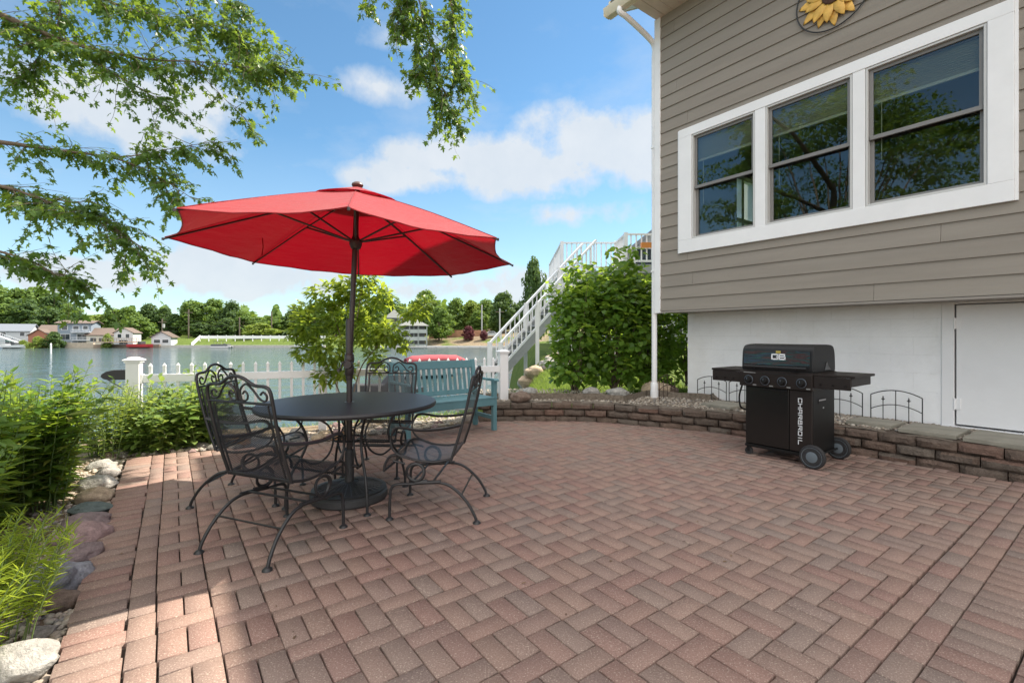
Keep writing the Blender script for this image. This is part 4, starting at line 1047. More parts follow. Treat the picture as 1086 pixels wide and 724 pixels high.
    for s, x0, x1 in ((-1, -.66, -.345), (1, .335, .66)):
        sh = MB(); sh.box2((x0, -.29, .843), (x1, .20, .865)); s1 = o('side_shelf', sh, BRN)
        ap = MB(); ap.box2((x0 + (.0 if s > 0 else .01), -.288, .735), (x1 - (.03 if s > 0 else 0), -.272, .842)); ap.box2((x0 if s < 0 else x1 - .045, -.27, .765), ((x0 + .015) if s < 0 else x1 - .03, .19, .842)); o('apron', ap, BRN, s1)
        for i in range(3):
            hk = MB(); xx = x0 + (x1 - x0) * (.2 + .3 * i); hk.tube([Vector((xx, -.288, .772)), Vector((xx, -.315, .768)), Vector((xx, -.317, .782))], .0045, 6); o('tool_hook', hk, BLK, s1, bevel=0)
    ax = MB(); ax.tube([Vector((.335, -.305, .108)), Vector((.335, .30, .108))], .009, 8); o('axle', ax, BLK, t, bevel=0)
    TY = mat('tyre', (.02,.02,.022), .7); HC = mat('hubcap', (.11,.135,.155), .5)
    for y in (-.30, .285):
        w = MB(); w.lathe([(.088, -.022), (.100, -.022), (.108, -.012), (.108, .012), (.100, .022), (.078, .022)], (.335, y, .108), 32, 'Y'); wh = o('wheel', w, TY, t, bevel=0, smooth=40)
        r = MB(); r.lathe([(.0001, -.027), (.03, -.026), (.058, -.020), (.062, -.016), (.086, -.023), (.090, -.012), (.090, .02), (.0001, .02)], (.335, y, .108), 32, 'Y'); o('rim', r, HC, wh, bevel=0, smooth=30)
        r = MB()
        for k in range(5):
            q = 2 * math.pi * k / 5 + .3; r.tube([Vector((.335 + .069 * math.cos(q + u), y - .022, .108 + .069 * math.sin(q + u))) for u in np.linspace(-.32, .32, 6)], .0045, 5)
        o('rim_slot', r, TY, wh, bevel=0)
    for y in (-.225, .225):
        c = MB(); c.lathe([(.034, -.014), (.038, -.01), (.038, .01), (.034, .014)], (-.285, y, .038), 20, 'Y'); cw = o('caster', c, TY, t, bevel=0, smooth=40)
        c = MB(); c.box((-.285, y - .018, .06), (.03, .004, .05)); c.box((-.285, y + .018, .06), (.03, .004, .05)); c.box((-.285, y, .087), (.034, .044, .008)); o('caster_fork', c, BLK, cw, bevel=0)
    hs = MB(); hs.tube(smooth_path([Vector((-.35, -.18, .80)), Vector((-.37, -.2, .70)), Vector((-.40, -.2, .58)), Vector((-.385, -.2, .47)), Vector((-.34, -.15, .44)), Vector((-.31, -.1, .46))], 6), .009, 8); o('gas_hose', hs, BLK, t, bevel=0, smooth=50)
build_grill()

# ------------------------------------------------------------------ wire garden edging and stepping slabs on the terrace
def edging(label, loc, rot, m, group=None):
    t = thing('garden_edging', label, 'garden edging', loc, rot, group)
    W, h = .455, .285; r = .006
    def arch(x, base, rise): return base + rise * (1 - (2 * x / W - 1) ** 2)
    f = MB(); f.tube([Vector((0, 0, -.03)), Vector((0, 0, h))], r, 6); f.tube([Vector((W, 0, -.03)), Vector((W, 0, h))], r, 6)
    f.tube([Vector((W * i / 12, 0, arch(W * i / 12, h, .062))) for i in range(13)], r, 6); f.tube([Vector((W * i / 12, 0, arch(W * i / 12, .125, .065))) for i in range(13)], r * .85, 6); obj('frame', f, m, t, smooth=50)
    for i in (1, 2, 3):
        x = W * i / 4; b = MB(); top = arch(x, h, .062) if i == 2 else arch(x, .125, .065) + .07; b.tube([Vector((x, 0, -.02)), Vector((x, 0, top))], r * .8, 6); br = obj('bar', b, m, t)
        if i != 2:
            d = MB(); d.lathe([(.0001, 0), (.013, .018), (.005, .026), (.009, .034), (.0001, .062)], (x, 0, top - .02), 8); d.bar((x - .016, 0, top), (x + .016, 0, top), .008, .008); obj('finial', d, m, br)
    return t
eb = AB(4.107, 6.47, TZ)
e0 = edging('low arched black wire edging panel against the white foundation, farthest left beside the downspout', eb, HROT, IRON, 'wire edging panels along the foundation')
for a, l in ((3.615, 'low arched black wire edging panel just left of the grill, seen beneath its left shelf'), (3.05, 'low arched black wire edging panel hidden behind the grill cart'), (2.47, 'low arched black wire edging panel showing just right of the grill cart beneath its shelf'), (1.93, 'low arched black wire edging panel standing alone right of the grill, nearest the foundation door')):
    dup(e0, AB(a, 6.47 + random.uniform(-.02, .02), TZ), HROT + random.uniform(-.03, .03), label=l)
edging('rusty brown wire edging panel set crosswise between the downspout and the foundation corner', AB(4.43, 5.98, TZ), TH + .1, mat('rusty_iron', (.045,.026,.018), .8))
SLAB = mat('slab_concrete', (.24,.225,.185), .9, var=.2, vscale=6, bump=.004, bscale=60, speck=(150, (.36,.33,.28), .62, .4))
def slab(a, b, wa, wb, label):
    mb = MB(); mb.box((0, 0, .02), (wa, wb, .04))
    o = obj('stepping_slab', mb, SLAB, None, AB(a, b, TZ - .006), (R(random.uniform(-.8, .8)), R(random.uniform(-.8, .8)), HROT + random.uniform(-.04, .04)), bevel=.005)
    tag(o, label, 'paving slab', 'concrete slabs laid on the terrace')
slab(.36, 6.10, .43, .55, 'square concrete slab at the photo edge in front of the foundation door')
slab(.83, 6.10, .42, .56, 'large square concrete slab in front of the foundation door, second from the right edge')
slab(1.31, 6.12, .43, .52, 'square concrete slab left of the door in front of the lone wire panel')
slab(1.80, 6.16, .40, .40, 'narrow concrete slab partly sunk in gravel behind the grill shelf end')
slab(2.75, 6.14, .42, .42, 'concrete slab in the gravel behind the grill')
slab(3.45, 6.06, .42, .42, 'concrete slab in the gravel left of the grill near the downspout')
# ------------------------------------------------------------------ stones
def rock_mesh(name, seed, rough=.22, flat=.62, sub=4, ang=0.0):
    bm = bmesh.new(); bmesh.ops.create_icosphere(bm, subdivisions=sub, radius=1)
    o = Vector((seed * 7.3, seed * 3.1, seed * 5.7))
    for v in bm.verts:
        n = v.co.normalized()
        r = 1 + rough * noise.noise(n * 1.1 + o) + rough * .45 * noise.noise(n * 2.6 + o) + rough * .12 * noise.noise(n * 7 + o)
        q = n * r
        if ang:
            for k in range(7):
                d = Vector((math.sin(seed + k * 2.1), math.cos(seed * 1.7 + k * 1.3), math.sin(k * 2.7 + seed))).normalized(); h = .80
                e = q.dot(d) - h
                if e > 0: q -= d * e * ang
        v.co = Vector((q.x, q.y * .82, q.z * flat))
    me = bpy.data.meshes.new(name); bm.to_mesh(me); bm.free(); me.shade_smooth(); return me
ROCKS = [rock_mesh('stone', i + 1, .22 + .05 * (i % 3), .6 + .06 * (i % 2), 4, (0, .7, .0, .85, .5, 0)[i]) for i in range(6)]
def rock_mat(n, c): return mat(n, c, .85, var=.35, vscale=3.2, bump=.012, bscale=9, speck=(22, tuple(min(1, k * 1.7) for k in c), .6, .35), spec=.3)
PINK = rock_mat('stone_pink', (.27,.19,.185)); MAUVE = rock_mat('stone_mauve', (.20,.155,.155)); GREYB = rock_mat('stone_blue_grey', (.22,.225,.25)); SLATE = rock_mat('stone_slate', (.095,.12,.115)); PALE = rock_mat('stone_pale', (.31,.30,.28)); TAN = rock_mat('stone_tan', (.40,.31,.22)); GREY = rock_mat('stone_grey', (.30,.28,.26)); BROWN = rock_mat('stone_brown', (.17,.125,.10)); ORANGE = rock_mat('stone_orange', (.36,.20,.10))
def rock(k, m, loc, size, rot, label, group=None, tilt=0, squash=1.0, name='boulder'):
    me = ROCKS[k].copy(); me.materials.clear(); me.materials.append(m)
    o = link(name, me, None, loc, (tilt, tilt * .6, rot)); o.scale = (size, size, size * squash)
    return tag(o, label, 'stone', group)
EDGE = [  # a, b, size, material, shape, label
    (2.50, -.475, .112, PALE, 1, 'big chalky white boulder at the patio edge nearest the viewer, under the feathery plant'),
    (3.02, -.45, .085, BROWN, 0, 'dark brown stone on the patio edge just beyond the feathery plant'),
    (3.24, -.475, .135, GREYB, 2, 'large blue-grey boulder along the left patio edge'),
    (3.52, -.45, .12, MAUVE, 4, 'long low dark mauve stone between the blue-grey boulder and the pink one'),
    (3.83, -.445, .135, PINK, 0, 'rounded pinkish boulder on the left patio edge beside the leafy perennials'),
    (4.10, -.455, .115, MAUVE, 5, 'smooth mauve stone just beyond the rounded pinkish boulder'),
    (4.40, -.46, .13, SLATE, 3, 'flat dark green slate slab stone on the left patio edge'),
    (4.75, -.47, .115, TAN, 0, 'sunlit tan boulder beyond the dark slate stone'),
    (5.10, -.49, .13, PALE, 4, 'pale angular boulder near the far left patio corner'),
    (5.48, -.46, .10, GREY, 1, 'light grey boulder almost at the far left patio corner'),
    (5.85, -.52, .10, PALE, 2, 'whitish stone at the very far left patio corner'),
    (2.78, -.47, .05, GREY, 4, 'small grey stone behind the chalky white boulder'),
]
EDGE = [(a, b + .03, s * 1.12, m, k, l) for a, b, s, m, k, l in EDGE]
for a, b, s, m, k, l in EDGE:
    p = AB(a, b); rock(k, m, (p.x, p.y, -.06 + s * .42), s, random.uniform(0, 6), l, 'boulders along the left patio edge', random.uniform(-.15, .15), .9 if m is not SLATE else .5)
for i, (x, y, s, m, k, l) in enumerate([
    (-3.02, 5.27, .11, ORANGE, 1, 'orange-brown boulder at the patio edge behind the left chair'),
    (-2.02, 5.62, .13, ORANGE, 0, 'big tan-orange rounded boulder in the rock bed seen under the table'),
    (-2.6, 5.75, .12, GREY, 3, 'grey boulder in the rock bed left of the tan-orange one'),
    (.12, 6.86, .15, BROWN, 5, 'dark brown boulder at the end of the retaining wall right of the bench'),
    (.28, 7.62, .13, PALE, 0, 'pale smooth boulder below the big green shrub'),
    (1.62, 7.25, .17, PALE, 2, 'large pale rounded boulder under the shrub left of the downspout'),
    (1.25, 7.45, .16, GREY, 4, 'grey boulder under the shrub, second left of the downspout'),
    (2.32, 7.62, .24, TAN, 0, 'big tan boulder right of the downspout under the house overhang'),
    (2.62, 7.75, .13, BROWN, 1, 'brown boulder beside the foundation corner under the overhang')]):
    rock(k, m, (x, y, gh(x, y) + s * .35 if y < 6.8 else TZ + s * .35), s, i * 1.3, l, None, .08, .9)
# rock bed along the back of the patio
rnd = random.Random(12); n = 0
while n < 88:
    b = rnd.uniform(-.5, 3.85); back = 6.07 - (b + .33) * .22 if b < 1.5 else 5.62
    a = back + abs(rnd.gauss(.08, .26)) + .04; p = AB(a, b)
    if b > 3.4 and a > 6.1: continue
    s = rnd.uniform(.035, .085); m = rnd.choice([PALE, TAN, GREY, PALE, PINK, GREY])
    rock(rnd.randrange(6), m, (p.x, p.y, max(gh(p.x, p.y), -.03) + s * .3), s, rnd.uniform(0, 6), 'pale tan or grey river stone in the rock bed behind the patio edge', 'river stones behind the patio', rnd.uniform(-.3, .3), .85, name='river_stone'); n += 1
# stone bank beneath the outside stairs
rnd = random.Random(5)
for i in range(30):
    t = i / 29; x = .35 + t * 2.4 + rnd.uniform(-.15, .15); y = 12.6 + rnd.uniform(-.5, .6); s = rnd.uniform(.16, .30)
    rock(rnd.randrange(6), rnd.choice([PALE, TAN, GREY, PALE]), (x, y, gh(x, y) + s * (.2 + .5 * rnd.random())), s, rnd.uniform(0, 6), 'pale boulder in the stone bank below the white outside stairs', 'boulders in the bank below the stairs', rnd.uniform(-.3, .3), 1, name='boulder')

def pebbles():
    bm = bmesh.new(); bmesh.ops.create_icosphere(bm, subdivisions=1, radius=1); B = np.array([v.co[:] for v in bm.verts]); Fc = np.array([[v.index for v in f.verts] for f in bm.faces]); bm.free()
    P, S = [], []
    rnd = np.random.default_rng(3)
    for _ in range(5200):                          # terrace
        s = rnd.uniform(0, WL[-1]); p, t = wall_at(s); d = rnd.uniform(.18, 1.0 if s < WL[-1] * .5 else 1.7); q = p + Vector((t.y, -t.x, 0)) * d
        P.append((q.x, q.y, TZ - .004)); S.append(rnd.uniform(.007, .021))
    for _ in range(2600):                          # left edge bed
        a = rnd.uniform(1.5, 6.3); b = -.345 - abs(rnd.normal(0, .16)); q = AB(a, b); P.append((q.x, q.y, gh(q.x, q.y) + .004)); S.append(rnd.uniform(.006, .022))
    for _ in range(3600):                          # back bed
        b = rnd.uniform(-.5, 3.9); back = 6.07 - (b + .33) * .22 if b < 1.5 else 5.62; a = back + .02 + abs(rnd.normal(0, .33)); q = AB(a, b); P.append((q.x, q.y, gh(q.x, q.y) + .006)); S.append(rnd.uniform(.008, .035))
    P = np.array(P); S = np.array(S); n = len(P)
    sc = rnd.uniform(.6, 1.3, (n, 1, 3)); an = rnd.uniform(0, 6.28, n); V = B[None] * sc * S[:, None, None]; V[:, :, 2] *= .7
    c, s = np.cos(an)[:, None], np.sin(an)[:, None]; x = V[:, :, 0] * c - V[:, :, 1] * s; y = V[:, :, 0] * s + V[:, :, 1] * c
    V = np.stack([x, y, V[:, :, 2]], 2) + P[:, None]
    F = (Fc[None] + (np.arange(n) * len(B))[:, None, None]).reshape(-1, 3)
    stuff(npmesh('gravel', V.reshape(-1, 3), [F], mat('pebble', (.42,.38,.32), .85, var=.25, vscale=60, island=[(.25,.20,.16),(.50,.46,.40),(.33,.27,.21),(.22,.21,.20),(.46,.38,.30)]), smooth=True))
pebbles()

# ------------------------------------------------------------------ lawn blades
def grass():
    rnd = np.random.default_rng(9); n = 30000
    x = rnd.uniform(-.4, 3.4, n); y = 7.2 + rnd.uniform(0, 1, n) ** 1.3 * 7.5
    x2 = rnd.uniform(-4.6, .4, 9000); y2 = 6.0 + rnd.uniform(0, 1, 9000) * 1.9 + (x2 + 4.6) * .33
    x = np.concatenate([x, x2]); y = np.concatenate([y, y2]); a, b = toab(x, y)
    wd = np.array([min((Vector((u, v, 0)) - w).length for w in WALL[4:]) for u, v in zip(x[::1], y[::1])]) if False else np.full(x.shape, 9.0)
    keep = ~((a < 5.2) & (b > 3.4)) & (a > 6.2) | (y > 8.6)
    keep &= ~((y > 12) & (y < 13.4))
    x, y = x[keep], y[keep]; n = len(x); z = ground_h(x, y)
    D = np.stack([rnd.normal(0, .45, n), rnd.normal(0, .45, n), np.ones(n)], 1); U = rnd_unit(n)
    o = leaves('grass', np.stack([x, y, z], 1), D, U, rnd.uniform(.05, .12, n), BLADE, leaf_mat('grass_blade', [(.10,.17,.02),(.16,.24,.035),(.22,.27,.06),(.09,.15,.03)], (.30,.42,.06), .4, .6))
    stuff(o)
grass()

# ------------------------------------------------------------------ plants
BARK = mat('bark', (.15,.115,.085), .95, var=.35, vscale=6, bump=.02, bscale=14, stretch=(1, 1, .25))
STEMG = mat('green_stem', (.12,.18,.05), .7)
def perennial(name, label, loc, nst, h, spread, lean, leafL, tmpl, lm, per, seed, group, W=1.0, droop=.2, start=.12, tipup=.5, cat='plant'):
    rnd = np.random.default_rng(seed)
    t = thing(name, label, cat, loc, 0, group)
    st = MB(); P, D, U, S = [], [], [], []
    for i in range(nst):
        an = rnd.uniform(0, 6.28); r = spread * math.sqrt(rnd.uniform(0, 1)); hh = h * rnd.uniform(.72, 1.05)
        b0 = Vector((r * .55 * math.cos(an), r * .55 * math.sin(an), -.03)); out = Vector((math.cos(an), math.sin(an), 0)) * (lean * rnd.uniform(.3, 1.3) * (r / spread + .3))
        path = [b0 + out * (k / 6) ** 1.6 + Vector((rnd.normal(0, .008), rnd.normal(0, .008), hh * k / 6)) for k in range(7)]
        st.tube(path, [.0045 - .0005 * k for k in range(7)], 5, caps=False)
        for k in range(per):
            u = start + (1 - start) * (k + rnd.uniform(0, .6)) / per; f = u * 6; i0 = min(int(f), 5); p = path[i0].lerp(path[i0 + 1], f - i0)
            q = k * 2.4 + rnd.uniform(-.5, .5); up = rnd.uniform(-droop, .55) + (tipup if u > .85 else 0)
            d = Vector((math.cos(q), math.sin(q), up)); P.append(p); D.append(d); U.append(Vector((rnd.normal(0, .25), rnd.normal(0, .25), 1))); S.append(leafL * rnd.uniform(.65, 1.1) * (1.0 if u < .85 else .62))
    obj('stem', st, STEMG, t, smooth=60)
    leaves('foliage', P, D, U, S, tmpl, lm, t, W=np.full(len(P), W))
    return t
LM1 = leaf_mat('leaf_perennial', [(.065,.135,.025),(.085,.17,.032),(.115,.21,.042),(.07,.14,.032),(.10,.18,.035),(.24,.24,.06)], (.36,.50,.05), .45)
LM2 = leaf_mat('leaf_light', [(.13,.21,.03),(.17,.25,.045),(.14,.23,.06),(.19,.26,.05)], (.46,.56,.09), .45)
LM3 = leaf_mat('leaf_broad', [(.10,.19,.04),(.14,.23,.06),(.17,.25,.08),(.11,.20,.04)], (.40,.52,.10), .40, .38)
LMF = leaf_mat('leaf_feather', [(.22,.32,.03),(.28,.38,.045),(.18,.28,.03)], (.50,.60,.06), .45, .5)
g1 = 'tall narrow-leaved perennials left of the patio'
pa = perennial('leafy_perennial', 'tall dark green narrow-leaved perennial in the left bed', (0, 0, 0), 24, .98, .28, .22, .135, NARROW, LM1, 38, 21, g1, 2.0)
pb = perennial('leafy_perennial', 'tall dark green narrow-leaved perennial in the left bed', (0, 0, 0), 22, .92, .30, .26, .125, NARROW, LM1, 36, 22, g1, 2.3)
spots = [(3.45,-.92),(3.8,-1.0),(4.15,-.94),(4.5,-1.08),(4.85,-.80),(5.2,-1.1),(5.15,-.74),(5.6,-.82),(4.3,-1.35),(4.9,-1.45),(5.5,-1.4),(3.9,-1.3),(4.62,-.78),(5.9,-1.2),(3.5,-1.2),(6.1,-1.6),(5.35,-1.8)]
for i, (a, b) in enumerate(spots):
    p = AB(a, b); src = (pa, pb)[i % 2]; q = Vector((p.x, p.y, gh(p.x, p.y))); sc = random.uniform(.86, 1.08) * (.8 if i < 2 else 1)
    if i < 2: src.location = q; src.rotation_euler = (0, 0, i * 1.1); src.scale = (sc,) * 3
    else: dup(src, q, i * 1.7, sc)
lt = perennial('wispy_plant', 'thin light green upright plant between the dark perennials and the fence post', (0, 0, 0), 9, .85, .16, .15, .075, NARROW, LM2, 26, 31, None, 1.0)
p = at(118, 4.7, z=0); lt.location = (p.x, p.y, gh(p.x, p.y))
g2 = 'bright green leafy plants behind the far left patio corner'
lp = perennial('leafy_plant', 'bushy light yellow-green plant below the left fence post', (0, 0, 0), 34, .74, .30, .22, .105, NARROW, LM2, 28, 41, g2, 1.7)
hp = perennial('broadleaf_plant', 'broad-leaved bright green plant behind the left chair', (0, 0, 0), 20, .70, .28, .20, .15, LEAF, LM3, 17, 42, g2, 1.1, .35)
for i, (px, Y, src, sc, l) in enumerate([(140, 5.15, lp, 1.0, 'bushy light yellow-green plant below the left fence post'), (166, 5.25, lp, .95, 'bushy light yellow-green plant right of the left fence post'), (116, 4.95, lp, 1.0, 'bushy light yellow-green plant left of the fence post by the pale boulder'),
        (176, 5.02, hp, .80, 'low broad-leaved bright green plant at the patio edge'), (196, 5.20, hp, 1.0, 'broad-leaved bright green plant right of the yellow-green ones'), (216, 5.25, hp, .95, 'broad-leaved bright green plant just left of the rear left chair'), (152, 4.95, hp, .62, 'small broad-leaved plant below the yellow-green bush'), (206, 5.5, hp, 1.25, 'taller broad-leaved plant in front of the fence rail')]):
    p = at(px, Y, z=0); q = Vector((p.x, p.y, gh(p.x, p.y)))
    if (src is lp and i == 0) or (src is hp and i == 3): src.location = q; src.scale = (sc,) * 3; src['label'] = l
    else: dup(src, q, i * 1.9, sc, l)
tl = perennial('tall_stalk_plant', 'single tall stalk with drooping long leaves above the broad-leaved plants', (0, 0, 0), 4, .92, .07, .06, .15, NARROW, LM3, 20, 51, None, 1.5, .9)
p = at(203, 5.45, z=0); tl.location = (p.x, p.y, gh(p.x, p.y))
def feather_plant():
    rnd = np.random.default_rng(8); t = thing('feathery_plant', 'bright yellow-green feathery plant with thread leaves above the chalky white boulder', 'plant', AB(2.72, -.60, gh(*AB(2.72, -.60)[:2])))
    st = MB(); P, D, U, S = [], [], [], []
    for i in range(44):
        an = rnd.uniform(0, 6.28); r = .30 * math.sqrt(rnd.uniform(0, 1)); h = rnd.uniform(.26, .46); b0 = Vector((r * .6 * math.cos(an), r * .6 * math.sin(an), 0)); out = Vector((math.cos(an), math.sin(an), 0)) * r * .55
        pt = [b0 + out * (k / 5) ** 1.4 + Vector((0, 0, h * k / 5)) for k in range(6)]; st.tube(pt, .0022, 4, caps=False)
        for k in range(46):
            u = .25 + .75 * k / 46; f = u * 5; i0 = min(int(f), 4); p = pt[i0].lerp(pt[i0 + 1], f - i0); q = rnd.uniform(0, 6.28)
            P.append(p); D.append(Vector((math.cos(q), math.sin(q), rnd.uniform(.1, .9) + (.8 if u > .9 else 0)))); U.append(Vector((rnd.normal(), rnd.normal(), 1))); S.append(rnd.uniform(.05, .085))
    obj('stem', st, STEMG, t); leaves('foliage', P, D, U, S, NARROW, LMF, t, W=np.full(len(P), .28))
    return t
fp = feather_plant()
dup(fp, AB(3.05, -.72, gh(*AB(3.05, -.72)[:2])), 1.9, .92, 'bright yellow-green feathery plant at the left photo edge, behind the other feathery one')
dup(fp, AB(2.45, -.72, gh(*AB(2.45, -.72)[:2])), 4.0, .95, 'bright yellow-green feathery plant at the left photo edge, nearest the viewer')

# ------------------------------------------------------------------ shrubs and the small tree behind the table
def shrub(name, label, loc, limbs, clumps, n, leafL, tmpl, lm, seed, cat, trunk_r=.018, upb=.6):
    """limbs: list of paths; clumps: (centre, radii) the leaves gather in"""
    rnd = np.random.default_rng(seed); t = thing(name, label, cat, loc)
    tr = MB()
    for path, r in limbs:
        s = smooth_path([Vector(p) for p in path], 5); tr.tube(s, [r * (1 - .75 * i / (len(s) - 1)) for i in range(len(s))], 7)
    obj('trunk', tr, BARK, t, smooth=60)
    w = np.array([a * b * c for _, (a, b, c) in clumps]) ** .7; w /= w.sum(); P, D, U, S = [], [], [], []
    for (c, rad), k in zip(clumps, (w * n).astype(int)):
        v = rnd_unit(k); rr = rnd.uniform(.25, 1, (k, 1)) ** .45; p = np.array(c) + v * rr * np.array(rad)
        d = v * .8 + rnd.normal(0, .6, (k, 3)); d[:, 2] = d[:, 2] * .6 - .25
        u = v * .35 + rnd.normal(0, .35, (k, 3)); u[:, 2] += upb + .3
        P.append(p); D.append(d); U.append(u); S.append(rnd.uniform(.6, 1.1, k) * leafL)
    leaves('crown', np.concatenate(P), np.concatenate(D), np.concatenate(U), np.concatenate(S), tmpl, lm, t)
    return t
LMT = leaf_mat('leaf_small_tree', [(.085,.15,.018),(.13,.20,.025),(.17,.23,.035),(.06,.12,.018)], (.46,.56,.055), .45, .35)
tp = at(369, 6.05, z=0); tz = gh(tp.x, tp.y)
rt = random.Random(6); cl = []
def pc(px, py, Y=6.05): q = at(px, Y, py); return (q.x - tp.x, q.y - tp.y, q.z - tz)
for px, py, rx, rz, dy in [(345,312,.26,.17,.1),(330,345,.22,.20,-.1),(372,305,.22,.16,.1),(400,315,.20,.16,.0),(390,350,.30,.20,.1),(355,370,.26,.18,-.15),(325,372,.16,.14,0),(415,352,.20,.14,-.1),(440,330,.17,.10,.05),(450,322,.10,.07,.0),(362,392,.16,.16,0),(345,400,.10,.12,-.1),(397,378,.13,.10,0),(400,392,.07,.07,0),(318,330,.15,.11,.1),(425,365,.12,.08,0),(360,335,.30,.22,.2),(312,352,.10,.08,.0),(385,294,.16,.10,.1)]:
    c = pc(px, py); cl.append(((c[0], c[1] + dy, c[2]), (rx, rx * .95, rz)))
limbs = [([(0,0,-.05),(-.01,.0,.3),pc(372,400),pc(366,370),pc(350,325)], .017), ([(.03,0,-.05),(.03,.02,.3),pc(382,392),pc(396,372),pc(415,350),pc(440,330)], .013), ([(-.03,.02,-.05),(-.06,0,.35),pc(352,398),pc(338,370),pc(328,345)], .012), ([(.01,.05,-.05),(.01,.06,.4),pc(374,370),pc(380,330),pc(385,300)], .014)]
shrub('small_tree', 'small multi-stemmed tree with big bright green leaves between the table and the fence', (tp.x, tp.y, tz), limbs, cl, 3600, .115, LEAF, LMT, 61, 'tree', upb=.9)
LMB = leaf_mat('leaf_shrub', [(.06,.135,.022),(.09,.175,.03),(.13,.22,.038),(.07,.145,.026)], (.42,.58,.065), .46, .4)
def big_shrub(label, x, y, z, h, r, n, seed, lm=LMB, L=.125):
    rn = random.Random(seed); cl = []; limbs = []
    for i in range(20):
        an = i * 2.4 + rn.uniform(-.5, .5); u = (i + .5) / 20; zz = .10 * h + .82 * h * u; rr = r * (.78 if u < .6 else .78 - (u - .6) * 1.1) * rn.uniform(.5, 1.0)
        c = (rr * math.cos(an), rr * math.sin(an), zz); s = r * rn.uniform(.26, .46); cl.append((c, (s, s, s * .8)))
        limbs.append(([(rn.uniform(-.08, .08), rn.uniform(-.08, .08), -.05), (c[0] * .4, c[1] * .4, zz * .5), c], .013))
    for i in range(11):                                             # long uneven shoots
        an = rn.uniform(0, 6.28); z1 = h * rn.uniform(.75, 1.20); rr = r * rn.uniform(.35, 1.2) * (1.35 - .6 * z1 / h); e = Vector((rr * math.cos(an), rr * math.sin(an), z1)); s0 = e * .55
        limbs.append(([(0, 0, 0), tuple(s0), tuple(e)], .009))
        for q in (.7, .82, .93, 1.02): cc = e * q; cl.append((tuple(cc), (r * .15, r * .15, r * .13)))
    cl.append(((0, 0, h * .4), (r * .7, r * .7, h * .33)))
    return shrub('leafy_shrub', label, (x, y, z), limbs, cl, n, L, ROUND, lm, seed, 'shrub', upb=.6)
big_shrub('big dark green shrub with heart-shaped leaves, leftmost above the retaining wall', 1.12, 8.2, .22, 1.9, .62, 2300, 71)
big_shrub('tallest dark green shrub, in the middle between the stairs and the downspout', 1.80, 8.3, .24, 2.22, .78, 3600, 72)
big_shrub('dark green shrub directly behind the downspout', 2.42, 8.35, .26, 2.0, .58, 2200, 73)
big_shrub('dark green shrub glimpsed under the house overhang right of the downspout', 3.35, 9.0, .3, 2.0, .6, 1900, 74)

